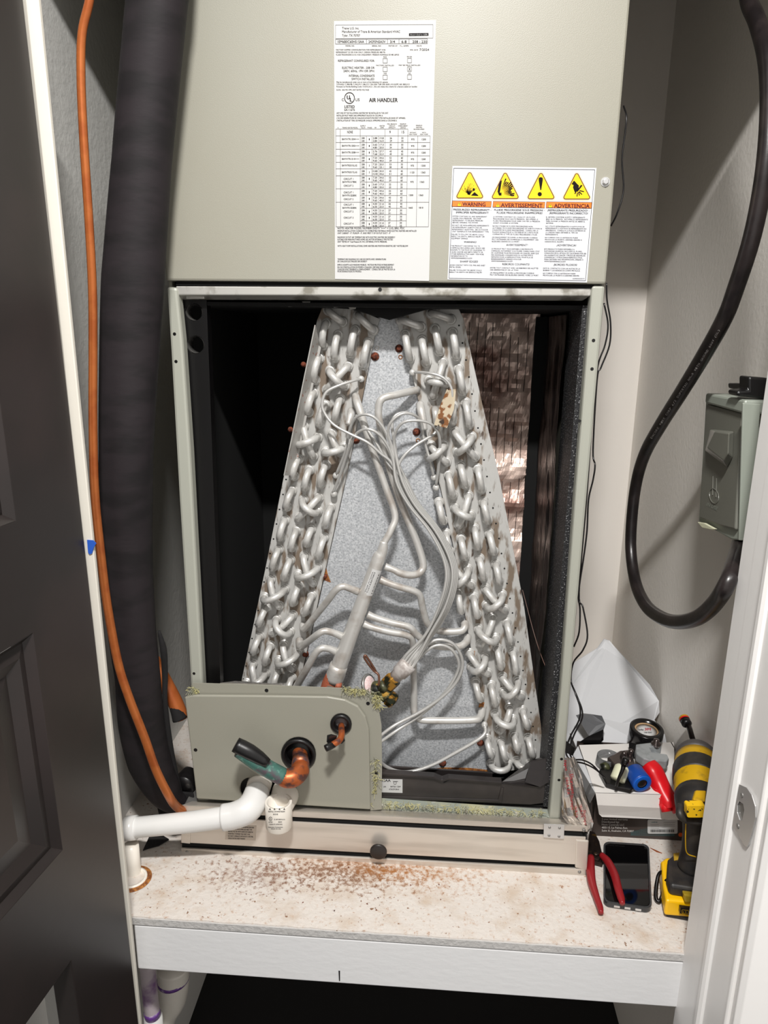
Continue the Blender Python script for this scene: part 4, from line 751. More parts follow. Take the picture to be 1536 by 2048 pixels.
ob('side_arm', tp(B(), [(562, 1612, -.040), (568, 1596, -.024), (571, 1586, -.008), (573, 1580, .008)], [24, 27, 28, 27], sides=26, sm=4), PVC2, fs, True)
def CY(px, py):
    d = ray(px, py); X, Y = CP.x-xc, CP.y-yc; a = d.x**2+d.y**2; b2 = X*d.x+Y*d.y; c = X*X+Y*Y-(R+.0004)**2; D_ = max(b2*b2-a*c, 0); t = (-b2-math.sqrt(D_))/a; return CP+d*t
pr = Print(CY)
for x in (540, 549, 559, 568.5): pr.poly([(x-2, 1619.5), (x, 1615.8), (x+2, 1619.5)], INKG)
pr.text(553, 1624.6, 'INSTALL DOWNSTREAM', 3, 33, INKG, al='C'); pr.text(551, 1630, 'SIDE', 2.8, 10, INKG, al='C'); ring(pr, 541, 1637.5, 3.6, .7, INKG); pr.text(541, 1639, 'UL', 3, 3.6, INKG, al='C')
for x, y, s, wd in ((559, 1640, 'US  60V 50/60 Hz 0.1A', 22), (541, 1645.5, 'LISTED', 8), (560, 1645.2, '82NM', 7), (552, 1650, '18-5AR ATC LISTED ENCL', 26), (551, 1655.5, 'Inspection Connections', 29), (552, 1659, 'MADE IN USA', 20)): pr.text(x, y, s, 2.4, wd, INKG, al='C')
pr.done('coupling_print', fs)
# ================================================================ BASE
bs = thing('filter_base', 'low bright metal filter box with hinged front door beneath the air handler', 'filter box', (.31, .2, ZS))
YB = -.031
bl, br_ = U(362, 1697, y=YB).x, U(1174, 1750, y=YB).x; 
ob('box_shell', box(B(), bl+.002, br_-.002, YB+.004, .49, ZS+.0005, -.003), STEELD, bs, bevel=.001)
def fb(name, P, y, th, m, bev=.001): return ob(name, py_(B(), P, y, th), m, bs, bevel=bev)
ob('top_lip', slab(B(), [U(362, 1611, y=YB), U(1176, 1654, y=YB), U(1150, 1640, y=.0), U(385, 1602, y=.0)], (0, 0, -.002)), STEEL, bs)
fb('top_rail', [(362, 1612), (1176, 1655), (1176, 1664), (362, 1623)], YB, .004, STEEL)
fb('door_gap', [(364, 1618), (1174, 1662), (1172, 1746), (364, 1700)], YB+.0035, .001, BLACKM, 0)
fb('filter_door', [(380, 1633), (1172, 1675), (1166, 1730), (378, 1686)], YB-.001, .003, STEEL, .0008)
fb('bottom_rail', [(362, 1697), (1172, 1739), (1172, 1752), (362, 1709)], YB-.002, .004, STEEL, .001)
fb('end_post', [(362, 1628), (382, 1630), (380, 1688), (362, 1686)], YB-.0025, .004, STEEL, .001)
fb('end_post', [(1152, 1680), (1178, 1682), (1174, 1742), (1150, 1736)], YB-.0025, .004, STEEL, .002)
hg = fb('hinge', [(1088, 1648), (1129, 1650), (1128, 1678), (1087, 1675)], YB-.0045, .0012, CHROME, .0003)
for a, b in ((1099, 1655), (1119, 1656), (1098, 1671), (1118, 1673)): ob('rivet', lathe(B(), U(a, b, y=YB-.0045), (0, -1, 0), [(0, .0022), (.0006, .002), (.0011, .001)], 10), STEELD, hg, True)
for a, b in ((374, 1704), (1159, 1744), (1168, 1661)): ob('screw', lathe(B(), U(a, b, y=YB-.002), (0, -1, 0), [(0, .0028), (.001, .0022)], 12), STEELD, bs, True)
kn = U(757, 1702, y=YB-.012); kn2 = U(758, 1688, y=YB-.001)
ob('door_knob', lathe(B(), kn, (0, -1, 0), [(-.002, rpx(15, kn)), (0, rpx(17, kn)), (.003, rpx(17, kn)), (.004, rpx(15, kn))], 28), mat('black_knob', (34, 28, 26), .4), bs, True)
ob('knob_screw', lathe(B(), Vector((kn.x, YB, kn.z+.0)), (0, -1, 0), [(0, .003), (.013, .003)], 12), STEELD, bs)
for P in ([(452, 1650), (513, 1652), (511, 1681), (450, 1679)],):
    dl = fb('door_sticker', P, YB-.0014, .0003, mat('tan_sticker', (196, 184, 170), .5), 0)
    pr = Print(lambda a, b: U(a, b, y=YB-.0018))
    for i, s in enumerate(('WARNING: DISCONNECT POWER BEFORE SERVICING', 'REPLACE FILTER WITH SAME SIZE AND TYPE', 'INSTALL FILTER WITH AIRFLOW ARROW', 'POINTING TOWARD THE UNIT COIL', 'DO NOT OPERATE WITHOUT A FILTER', 'CHECK FILTER EVERY MONTH')): pr.text(456, 1655+i*4.6, s, 2.7, (52, 48, 50, 44, 50, 34)[i], INKG, ang=2)
    pr.done('sticker_print', dl)
# ================================================================ LINES AT THE LEFT
ls = thing('insulated_line', 'thick black foam-insulated refrigerant line hanging down beside the cabinet', 'pipe insulation', tuple(U(330, 1590, y=0)))
def wob(th): return 1+.02*math.sin(3*th)
ob('foam_sleeve', tp(B(), [(334, -300, -.062), (322, -60, -.062), (316, 0, -.062), (300, 165, -.061), (285, 330, -.060), (268, 560, -.058), (261, 700, -.058), (254, 900, -.06), (254, 1100, -.05), (264, 1250, -.045), (276, 1350, -.04), (284, 1446, -.03), (300, 1520, -.02), (326, 1575, -.006), (345, 1600, .004), (372, 1612, .014)], [62, 60, 59, 58, 57, 60, 57, 52, 50, 46, 43, 44, 42, 34, 25, 17], sides=28, sm=8, sec=wob), FOAM, ls, True)
for P in ([(222, 348, .0), (262, 352, .0), (300, 350, .0), (334, 347, 0)], ):
    pass
ob('split_edge', tp(B(), [(318, 1262, -.03), (327, 1300, -.028), (330, 1350, -.02), (330, 1400, -.02), (336, 1470, -.01), (346, 1540, .0), (360, 1590, .01)], [3, 7, 6, 5, 7, 9, 6], sides=10), FOAMIN, ls, True)
ob('copper_line', tp(B(), [(306, 1320, .02), (328, 1362, .02), (350, 1404, .02), (364, 1436, .02)], [14, 15, 15, 14], sides=18), mat('orange_copper', (196, 110, 58), .4, .3, c2=(176, 92, 46), sc=12), ls, True)
ob('torn_foam', tp(B(), [(338, 1392, .018), (352, 1418, .016), (360, 1438, .014)], [6, 12, 15], sides=12), FOAMIN, ls, True)
fe = thing('foam_offcut', 'torn black foam end lying at the foot of the line beside the base', 'foam', tuple(U(368, 1590, z=ZS)))
ob('foam_ring', tp(B(), [(384, 1548, .05), (374, 1562, .035), (366, 1574, .02)], [20, 23, 22], sides=22, sm=4), mat('glossy_black_foam', (20, 18, 19), .35, bump=.3, bsc=80), fe, True)
ob('foam_flap', slab(B(), [U(308, 1590, y=.04), U(340, 1570, y=.03), U(352, 1585, y=.02), U(386, 1588, y=.01), U(390, 1612, y=.005), U(350, 1632, y=.0), U(318, 1632, y=.01)], (0, .004, .001)), FOAMIN, fe, bevel=.001)
ob('foam_flap', slab(B(), [U(286, 1702, z=ZS+.002), U(300, 1672, z=ZS+.008), U(325, 1672, z=ZS+.010), U(338, 1680, z=ZS+.004), U(318, 1692, z=ZS+.002), U(296, 1698, z=ZS+.001)], (0, 0, .002)), FOAMIN, fe)
cu = ob('liquid_line', tp(B(), [(182, -50, -.135), (179, 0, -.134), (164, 68, -.132), (162, 154, -.13), (167, 273, -.128), (178, 444, -.125), (185, 581, -.122), (186, 697, -.12), (186, 850, -.118), (190, 990, -.115), (202, 1110, -.11), (215, 1213, -.105), (236, 1325, -.098), (258, 1395, -.094), (289, 1475, -.088), (312, 1540, -.08), (338, 1592, -.07), (352, 1612, -.045), (366, 1622, -.03)], [8.5]*19, sides=16), COPPER, None, True)
tag(cu, 'thin bare orange copper line curving down in front of the black insulated line', 'pipe')
# ================================================================ RIGHT SIDE
OX = .775
ot = thing('outlet_box', 'grey weatherproof outlet box with smoked bubble cover on the right wall', 'outlet', (.80, -.02, .60))
ob('box_body', px_(B(), [(1412, 790), (1500, 800), (1528, 700), (1528, 1060), (1478, 1081), (1462, 1078), (1396, 1044)][0:1]+[(1485, 806), (1478, 1081), (1462, 1079), (1397, 1043)], OX, .845-OX), OUTG, ot, bevel=.002)
ob('bubble_cover', px_(B(), [(1412, 808), (1484, 826), (1470, 1060), (1440, 1052), (1398, 1036), (1404, 920)], OX-.005, .006), OUTD, ot, bevel=.0025)
ob('cover_cap', px_(B(), [(1411, 786), (1489, 800), (1486, 828), (1409, 806)], OX-.009, .09), OUTG, ot, bevel=.003)
bm = B(); A = [bm.verts.new(U(a, b, x=OX-.005)) for a, b in [(1420, 858), (1468, 862), (1466, 915), (1455, 936), (1410, 902)]]; C_ = [bm.verts.new(U(a, b, x=OX-.017)) for a, b in [(1430, 862), (1458, 866), (1456, 908), (1446, 922), (1414, 896)]]
bm.faces.new(A); bm.faces.new(C_)
for i in range(5): bm.faces.new([A[i], A[(i+1) % 5], C_[(i+1) % 5], C_[i]])
ob('cover_hump', bm, OUTD, ot, bevel=.002)
ob('side_face', py_(B(), [(1486, 806), (1522, 808), (1500, 1082), (1478, 1081)], U(1478, 1081, x=OX).y-.002, .004), OUTG, ot, bevel=.001)
ob('cable_gland', py_(B(), [(1497, 753), (1545, 757), (1545, 800), (1474, 792), (1474, 782), (1497, 780)], -.06, .03), BLACKP, ot, bevel=.003); ob('cover_latch', px_(B(), [(1455, 766), (1476, 766), (1500, 772), (1500, 786), (1478, 782), (1456, 776)], OX+.01, .01), BLACKP, ot, bevel=.002)
ob('lock_tab', px_(B(), [(1394, 1044), (1408, 1046), (1430, 1058), (1424, 1060), (1404, 1056)], OX-.007, .004), CREAM, ot, bevel=.001)
bm = B(); ring_ = [U(1428+9*math.cos(t*math.pi/12)+2*math.sin(t*math.pi/12), 992+15*math.sin(t*math.pi/12), x=OX-.0055) for t in range(25)]
tube(bm, ring_, .0006, sides=5, sm=1); 
for a in (1426, 1433): tube(bm, [U(a, 952+(a-1426)*.6, x=OX-.0055), U(a-1, 990+(a-1426)*.6, x=OX-.0055)], .0006, sides=5, sm=1)
ob('embossed_symbol', bm, OUTD, ot)
pr = Print(lambda a, b: U(a, b, x=OX-.0056)); pr.text(1412, 1011, 'IN USE', 7, 24, OUTG, ang=24, bold=0); pr.done('embossed_lettering', ot)
def cordsec(th): return 1-.16*math.exp(-((math.cos(th)-1)/.12)**2*.6)-.10*math.exp(-((math.cos(th)+1)/.12)**2*.6)
CX = .735
cp = [(1492, -60), (1497, 0), (1516, 47), (1535, 120), (1539, 219), (1529, 344), (1505, 470), (1471, 578), (1448, 638), (1408, 710), (1363, 784), (1322, 849), (1290, 907), (1273, 964), (1264, 1034), (1262, 1103), (1272, 1168), (1293, 1212), (1324, 1236), (1356, 1244), (1394, 1236), (1428, 1208), (1455, 1165), (1470, 1120), (1478, 1070)]
Q_ = [U(a, b, x=CX) for a, b in cp]
co = thing('power_cord', 'thick black power cord hanging in a long loop on the right wall', 'cord', tuple(Q_[10]))
Q_[-2] = U(1473, 1112, x=.765); Q_[-1] = U(1482, 1078, x=.80)
ob('cord_jacket', tube(B(), Q_, [.0098]*3+[.0105]*22, sides=28, sm=8, sec=cordsec), CORDM, co, True)
pr = Print(lambda a, b: U(a, b, x=CX-.0106))
path = [(1304, 878), (1330, 838), (1350, 806), (1372, 772), (1394, 738), (1418, 700), (1440, 660)]
cum = [0]
for i in range(len(path)-1): cum.append(cum[-1]+math.dist(path[i], path[i+1]))
s_ = 'ENCORE WIRE CORP 6/2 SUPERTRU NM-B WITH GROUND 600V (UL)'
for i, ch in enumerate(s_):
    d_ = i*4.6
    for k in range(len(path)-1):
        if cum[k+1] >= d_: break
    t_ = (d_-cum[k])/(cum[k+1]-cum[k]); a = path[k][0]+(path[k+1][0]-path[k][0])*t_; b = path[k][1]+(path[k+1][1]-path[k][1])*t_
    an = math.degrees(math.atan2(path[k+1][1]-path[k][1], path[k+1][0]-path[k][0]))
    if ch != ' ': pr.text(a, b, ch, 4.2, 3.4, mat('faded_cord_ink', (150, 146, 144), .6), ang=an)
pr.done('cord_print', co)
# thin black thermostat wires
wr = thing('sensor_wire', 'pair of thin black wires trailing down behind the cabinet edge into the carton', 'wire', tuple(U(1180, 900, y=.03)))
for P in ([(1247, 212, .03), (1253, 235, .02), (1249, 275, .02), (1244, 320, .02), (1247, 380, .02), (1235, 425, .02), (1222, 452, .03)],
          [(1213, 566, .03), (1214, 600, .03), (1221, 645, .03), (1219, 690, .03), (1202, 735, .03), (1194, 760, .03), (1186, 900, .04), (1190, 930, .03), (1186, 960, .03), (1177, 1000, .03), (1174, 1060, .03), (1168, 1110, .03), (1157, 1186, .03), (1160, 1220, .03), (1158, 1265, .03), (1148, 1293, .04)],
          [(1208, 606, .03), (1216, 650, .03), (1210, 690, .03), (1196, 730, .03), (1186, 800, .05), (1180, 900, .05), (1172, 1010, .04), (1158, 1184, .03), (1166, 1215, .02), (1175, 1270, .01), (1166, 1300, .01), (1147, 1325, .02), (1142, 1360, .02), (1150, 1385, .0), (1160, 1415, -.01), (1158, 1440, -.01), (1142, 1470, -.01), (1133, 1495, -.01), (1134, 1512, -.012), (1146, 1522, -.01), (1168, 1527, .0), (1190, 1538, .02), (1210, 1555, .03)],
          [(1144, 1370, .03), (1155, 1395, .0), (1164, 1420, -.01), (1163, 1440, -.01), (1148, 1470, -.01), (1139, 1500, -.01), (1146, 1518, -.01), (1165, 1520, .0), (1185, 1530, .02), (1205, 1552, .03)]):
    ob('wire', tp(B(), P, 1.7, sides=7), WIRE, wr, True)
# ================================================================ CARTON AND WHAT LIES ON IT
ZB = .028
ca = thing('carton', 'open dark brown carton with white lining and printed front, standing right of the filter box', 'box', (.75, .11, ZS))
x0, x1, y0, y1 = .664, .835, .062, .170
ob('carton_front', box(B(), x0+.004, x1, y0, y0+.002, ZS, ZB-.001), BROWNC, ca)
ob('carton_side', slab(B(), [(x0+.004, y0, ZS), (x0+.004, y1+.05, ZS), (x0-.012, y1+.05, ZB-.004), (x0-.006, y0, ZB-.004)], (.0015, 0, 0)), BROWNC, ca)
ob('carton_back', box(B(), x0, x1, y1+.036, y1+.038, ZS, ZB-.012), BROWNC, ca)
ob('carton_right', box(B(), x1-.002, x1, y0, y1+.03, ZS, ZB), BROWNC, ca)
ob('white_top_flap', slab(B(), [U(1191, 1586, z=ZB), U(1353, 1590, z=ZB), (x1+.004, y1+.03, ZB), U(1158, 1490, z=ZB)], (0, 0, -.0015)), PAPERW, ca)
a, b = U(1191, 1586, z=ZB), U(1353, 1590, z=ZB); yy = a.y-.0008
ob('white_front_flap', slab(B(), [a, b, U(1358, 1618, y=b.y-.002), U(1195, 1610, y=a.y-.002)], (0, .001, 0)), PAPERW, ca)
ob('white_front_flap', slab(B(), [U(1195, 1610, y=a.y-.002), U(1358, 1618, y=b.y-.002), U(1384, 1632, y=b.y+.004), U(1380, 1641, y=b.y+.004), U(1204, 1634, y=a.y+.004), U(1198, 1628, y=a.y+.004)], (0, .001, 0)), PAPERW, ca)
ob('side_flap', slab(B(), [U(1156, 1492, z=ZB), U(1190, 1585, z=ZB), U(1179, 1606, y=.07), U(1172, 1590, y=.08), U(1146, 1510, z=ZB-.004)], (.001, 0, -.001)), PAPERG, ca)
ob('lid', slab(B(), [U(1130, 1516, y=.203), U(1340, 1516, y=.203), U(1330, 1470, y=.24), U(1309, 1440, y=.30), U(1319, 1425, y=.31), U(1318, 1402, y=.315), U(1300, 1370, y=.33), U(1218, 1281, y=.40), U(1208, 1278, y=.40), U(1194, 1297, y=.39), U(1140, 1330, y=.36), U(1120, 1400, y=.30)], (0, .0015, 0)), PAPERG, ca)
ob('lid_tuck_flap', slab(B(), [U(1208, 1279, y=.394), U(1219, 1281, y=.394), U(1268, 1340, y=.36), U(1235, 1385, y=.34), U(1193, 1302, y=.385)], (0, .001, 0)), PAPERG, ca)
cf = y0-.0006
pr = Print(lambda a, b: U(a, b, y=cf))
for y, s, wd, h in ((1639.5, '5-year limited warranty', 52, 3.2), (1645.5, 'Distributed by:', 35, 4.2), (1651, 'Nuve Controls LLC', 45, 4.2), (1656.8, '4051 E. La Palma Ave.', 52, 4.2), (1663, 'Suite A, Anaheim, CA 92807', 64, 4.2)): pr.text(1203.5, y, s, h, wd, mat('white_ink', (226, 222, 218), .5), ang=1.2)
random.seed(3)
TEAL = mat('teal_ink', (60, 120, 126), .5)
for i in range(46):
    for j in range(8):
        x = 1262+i*1.9; y = 1671-j*2.0*(.3+.7*math.exp(-((i-20)/18)**2))+i*.03; pr.line(x, y, x+.9, y-.5, .55, TEAL)
pr.poly(circ(1361, 1669.5, 4.2, 16), mat('orange_ink', (232, 96, 20), .5))
pr.done('carton_print', ca)
cs = ob('carton_label', slab(B(), [U(a, b, y=cf) for a, b in rrect(1295, 1639, 1355, 1667, 3)], (0, -.0004, 0)), WHITEL, ca)
pr = Print(lambda a, b: U(a, b, y=cf-.0007)); x = 1301
while x < 1348: w_ = random.choice((.5, .8, 1.2)); pr.poly([(x, 1659), (x+w_, 1659.1), (x+w_, 1664.6), (x, 1664.5)]); x += w_+random.choice((.5, .9))
for y in (1649, 1652.5, 1656): pr.line(1301, y, 1318, y+.2, .4, INKG); pr.line(1327, y-4, 1350, y-3.8, .4, INKG)
pr.text(1303, 1645.5, 'model info', 2.4, 12, TEAL); pr.done('label_print', cs)
# roll of black tape
trc = U(1290, 1476, y=.195); trc.z = ZB+.002; 
tr = thing('tape_roll', 'roll of black electrical tape with a printed white core, at the back of the carton', 'tape', tuple(trc))
k = .030
tc = Vector((trc.x, trc.y, ZB+.001))
ob('tape_wind', lathe(B(), tc, (.0, -.12, 1), [(0, k*.96), (.001, k), (.030, k), (.031, k*.97), (.031, k*.72), (.004, k*.70)], 40, caps=False), mat('glossy_tape', (16, 15, 16), .22), tr, True)
ob('tape_core', lathe(B(), tc, (0, -.12, 1), [(.003, k*.70), (.0265, k*.72), (.0275, k*.62), (.004, k*.60)], 36, caps=False), mat('card_core', (196, 160, 118), .7), tr, True)
ob('core_print_disc', lathe(B(), tc, (0, -.12, 1), [(.0262, k*.62), (.0265, k*.3), (.0268, .0004)], 36), WHITEL, tr, True)
pc_ = tc+Vector((0, -.12, 1)).normalized()*.0272
pr = Print(lambda a, b: U(a, b, z=0) if 0 else (lambda d: CP+d*((pc_-CP).dot(Vector((0, -.12, 1)))/d.dot(Vector((0, -.12, 1)))))(ray(a, b)))
pp = pc_; dv = pp-CP; mx_, my_ = 768+F*dv.dot(rt)/dv.dot(fw), 1024-F*dv.dot(up)/dv.dot(fw)
pr.text(mx_-4, my_+1, '3M', 5, 12, INKR, bold=.6); pr.text(mx_-17, my_+1, 'Temflex', 3, 11, INK); pr.text(mx_-5, my_+6.5, '1700 VINYL', 2.6, 16, INK); pr.done('core_print', tr)
ob('tape_tail', slab(B(), [U(1258, 1484, z=ZB+.02), U(1272, 1488, z=ZB+.015), U(1274, 1512, z=ZB+.003), U(1262, 1520, z=ZB+.003), U(1258, 1500, z=ZB+.008)], (0, .001, 0)), BLACKP, tr)
# scraps of black tape / plastic
sc = ob('tape_scrap', slab(B(), [U(1152, 1431, y=.22), U(1166, 1427, y=.23), U(1184, 1429, y=.23), U(1204, 1432, y=.22), U(1211, 1448, y=.215), U(1207, 1460, y=.21), U(1178, 1473, y=.20)], (0, .001, 0)), mat('shiny_grey_tape', (98, 99, 102), .18), None); tag(sc, 'shiny grey-black square of tape stuck on the white carton lid', 'tape')
sc = ob('tape_scrap', slab(B(), [U(1178, 1473, y=.196), U(1207, 1460, y=.200), U(1207, 1480, y=.197), U(1200, 1487, y=.193), U(1176, 1487, y=.192), U(1159, 1485, y=.190)], (0, .0012, .0005)), mat('glossy_tape', (0, 0, 0)), None); tag(sc, 'crumpled glossy black strip of tape folded at the foot of the carton lid', 'tape')
sc = ob('tape_scrap', slab(B(), [U(1131, 1481, y=.04), U(1150, 1496, y=.04), U(1146, 1512, y=.03), U(1131, 1505, y=.03)], (0, .001, 0)), BLACKP, None); tag(sc, 'small black tape flake behind the cabinet edge above the foil sheet', 'tape')
# tubing cutter: grey cast head, blue knob, black body
zt_ = ZB+.012
tk = thing('tube_cutter', 'tubing cutter with steel body and blue knob lying on the carton', 'tool', tuple(U(1255, 1560, z=ZB)))
def uz(P, z): return [U(a, b, z=z) for a, b in P]
ob('clear_case', lathe(B(), U(1216, 1530, z=ZB), (0, 0, 1), [(0, .022), (.018, .020), (.019, .019), (0, .0205)], 30, caps=False), CLEAR, tk, True)
ob('frame_body', slab(B(), uz([(1214, 1514), (1240, 1500), (1260, 1498), (1266, 1508), (1270, 1526), (1284, 1540), (1276, 1556), (1250, 1548), (1228, 1530)], ZB+.020), (0, 0, -.016)), mat('dark_chrome', (120, 110, 108), .18, .9), tk, bevel=.003)
ob('dark_base', slab(B(), uz([(1198, 1540), (1214, 1522), (1236, 1530), (1270, 1560), (1276, 1570), (1262, 1578), (1232, 1572), (1212, 1566)], ZB+.010), (0, 0, -.009)), BLACKP, tk, bevel=.002)
for a, b in ((1246, 1512), (1260, 1508)): ob('cutter_roller', lathe(B(), U(a, b, z=ZB+.022), (.2, -.2, 1), [(-.004, .0045), (.001, .0052), (.003, .0045), (.008, .0045), (.010, .003)], 16), mat('dark_chrome', (0, 0, 0)), tk, True)
ob('green_fitting', lathe(B(), U(1202, 1536, z=ZB+.008), (1, .2, .1), [(0, .007), (.01, .009), (.014, .006)], 14), BRASSG, tk, True)
a, b = U(1266, 1540, z=ZB+.022), U(1284, 1567, z=ZB+.018); ax = (b-a)
ob('knob', lathe(B(), a, ax, [(0, .0125), (.003, .0155), (ax.length*.95, .0168), (ax.length, .0160)], 26), BLUEP, tk, True)
ob('knob_ring', lathe(B(), b, ax, [(0, .0158), (.001, .0162), (.002, .015), (.0012, .0085)], 26, caps=False), BLUEP2, tk, True)
ob('knob_screw', lathe(B(), b, ax, [(0, .0088), (.0005, .0085), (.0015, .005), (.002, .001)], 18), BLACKP, tk, True)
# white/cream lighter-like feeler with black strap
lt = thing('spool', 'cream plastic spool with a black strap leaning on the tubing cutter', 'spool', tuple(U(1238, 1560, z=ZB)))
a, b = U(1234, 1562, z=ZB+.012), U(1246, 1532, z=ZB+.030)
ob('spool_body', lathe(B(), a, b-a, [(0, .009), (.002, .0125), ((b-a).length*.85, .0125), ((b-a).length, .009)], 14), CREAM, lt, True, bevel=.001)
ob('strap', tp(B(), [(1233, 1571, .030), (1238, 1556, .026), (1245, 1540, .026), (1249, 1522, .034)], [3, 3.2, 4, 6], sides=8), BLACKP, lt, True)
ob('strap_clip', lathe(B(), U(1248, 1530, y=.030), (.2, 0, 1), [(0, .006), (.012, .0055), (.013, .003)], 10), mat('glossy_tape', (0, 0, 0)), lt, True)
ob('copper_ring', tp(B(), [(1216, 1548, .10), (1222, 1562, .09), (1232, 1570, .085), (1248, 1572, .08)], 1.4, sides=6), COPPERT, lt, True)
# grey ratchet cutter with red handle
rc = thing('ratchet_cutter', 'cast grey pipe cutter with bright red plastic handle resting across the carton front', 'tool', tuple(U(1310, 1560, z=ZB)))
ob('cutter_head', slab(B(), uz([(1272, 1488), (1306, 1484), (1320, 1486), (1324, 1492), (1300, 1494), (1304, 1504), (1334, 1508), (1338, 1516), (1334, 1522), (1300, 1520), (1286, 1516), (1272, 1506)], ZB+.032), (0, 0, -.016)), GREYCAST, rc, bevel=.002)
ob('head_side', slab(B(), uz([(1270, 1500), (1290, 1518), (1336, 1522), (1334, 1512), (1280, 1490)], ZB+.022), (0, 0, -.014)), GREYCAST, rc, bevel=.001)
ob('pivot_bolt', lathe(B(), U(1304, 1522, y=U(1304, 1522, z=ZB+.02).y-.003), (0, -1, .2), [(0, .004), (.0015, .0038)], 14), BLACKP, rc, True)
ob('cutter_wheel', lathe(B(), U(1312, 1488, z=ZB+.034), (0, 0, 1), [(-.006, .006), (0, .0085), (.002, .0085), (.004, .005), (.009, .005), (.010, .003)], 20), mat('dark_chrome', (0, 0, 0)), rc, True)
hp = [U(a, b, y=c) for a, b, c in [(1296, 1530, .088), (1306, 1544, .078), (1317, 1566, .066), (1326, 1586, .054), (1336, 1604, .044), (1341, 1616, .038)]]
ob('red_handle', tube(B(), hp, [.014, .0165, .0155, .0155, .0172, .0150], sides=24, sm=6, sec=lambda t: 1-.05*math.cos(4*t)), REDP, rc, True)
ob('handle_lobe', tube(B(), [hp[4]+Vector((-.007, -.004, 0)), hp[5]+Vector((-.0075, -.006, -.003))], [.0095, .0085], sides=14, sm=1), REDP, rc, True)
ob('handle_lobe', tube(B(), [hp[4]+Vector((.009, -.004, 0)), hp[5]+Vector((.0105, -.006, -.003))], [.0095, .0085], sides=14, sm=1), REDP, rc, True)
for i in range(5): 
    p = hp[2].lerp(hp[3], .3+i*.22); 
    ob('grip_rib', tube(B(), [p+Vector((-.0150, -.004, .001)), p+Vector((-.012, -.011, .001)), p+Vector((-.004, -.0152, .001))], .0009, sides=6, sm=3), REDP, rc, True)
# ---------------------------------------------------------------- pliers, phone, drill, foil tape
zp = ZS+.009
pl = thing('pliers', 'dark steel pliers with two dark red grips lying open over the phone', 'pliers', tuple(U(1195, 1740, z=ZS)))
ob('jaw', slab(B(), [U(1179, 1660, z=zp+.004), U(1190, 1664, z=zp+.004), U(1199, 1682, z=zp+.003), U(1205, 1708, z=zp+.003), U(1198, 1720, z=zp+.003), U(1184, 1716, z=zp+.003), U(1176, 1704, z=zp+.003), U(1177, 1676, z=zp+.003)], (0, 0, -.008)), mat('dark_forged_steel', (58, 48, 44), .35, .8, c2=(120, 90, 40), sc=80, thr=(.6, .7)), pl, bevel=.0015)
ob('pivot', lathe(B(), U(1192, 1706, z=zp+.004), (0, 0, 1), [(0, .006), (.0012, .0055)], 16), mat('dark_forged_steel', (0, 0, 0)), pl, True)
ob('tang', slab(B(), [U(1186, 1700, z=zp), U(1202, 1712, z=zp), U(1206, 1728, z=zp), U(1192, 1724, z=zp), U(1176, 1722, z=zp), U(1178, 1704, z=zp)], (0, 0, -.006)), mat('dark_forged_steel', (0, 0, 0)), pl, bevel=.0015)
def tz(P, r, **k): return tube(B(), [U(a, b, z=c) for a, b, c in P], [rpx(r[i], U(P[i][0], P[i][1], z=P[i][2])) for i in range(len(P))], **k)
ob('grip', tz([(1182, 1714, zp), (1181, 1740, zp), (1184, 1766, zp-.002), (1193, 1795, zp-.002), (1200, 1815, zp-.002), (1202, 1826, zp-.002)], [7, 9, 8.5, 7, 6.5, 5], sides=16, sm=6), REDG, pl, True)
ob('grip', tz([(1203, 1710, zp+.003), (1216, 1724, zp+.005), (1229, 1750, zp+.007), (1236, 1776, zp+.008), (1242, 1796, zp+.007), (1245, 1808, zp+.006)], [6, 8, 8.5, 8, 7.5, 5], sides=16, sm=6), REDG, pl, True)
pn = thing('phone', 'black smartphone in a clear case lying face up between the pliers and the drill', 'phone', tuple(U(1252, 1760, z=ZS)))
c_ = [U(1206, 1692, z=ZS), U(1297, 1698, z=ZS), U(1303, 1828, z=ZS), U(1206, 1814, z=ZS)]
def quad(u, v): return (c_[0]*(1-u)+c_[1]*u)*(1-v)+(c_[3]*(1-u)+c_[2]*u)*v
def qr(m_, r, z, asp=1.75):
    out = []
    for x, y in rrect(m_, m_*1, 1-m_, asp-m_, r, 6): p = quad(x, y/asp); out.append(Vector((p.x, p.y, z)))
    return out
ob('phone_body', slab(B(), qr(.035, .12, ZS+.0085), (0, 0, -.007)), mat('phone_frame', (40, 40, 42), .25, .8), pn, bevel=.001)
ob('screen', slab(B(), qr(.05, .11, ZS+.0092), (0, 0, -.0006)), GLASSB, pn)
ob('clear_bumper', plate(B(), qr(0, .14, ZS+.0098), [qr(.04, .115, ZS+.0098)], (0, 0, -.0092)), mat('clear_bumper_plastic', (120, 121, 124), .1, trans=.8), pn, bevel=.0008)
for u in (.28, .5, .72):
    a, b = quad(u-.06, 1.002), quad(u+.06, 1.002); ob('port_cutout', slab(B(), [Vector((a.x, a.y, ZS+.0065)), Vector((b.x, b.y, ZS+.0065)), Vector((b.x, b.y, ZS+.003)), Vector((a.x, a.y, ZS+.003))], (0, -.0008, 0)), CHROME, pn)
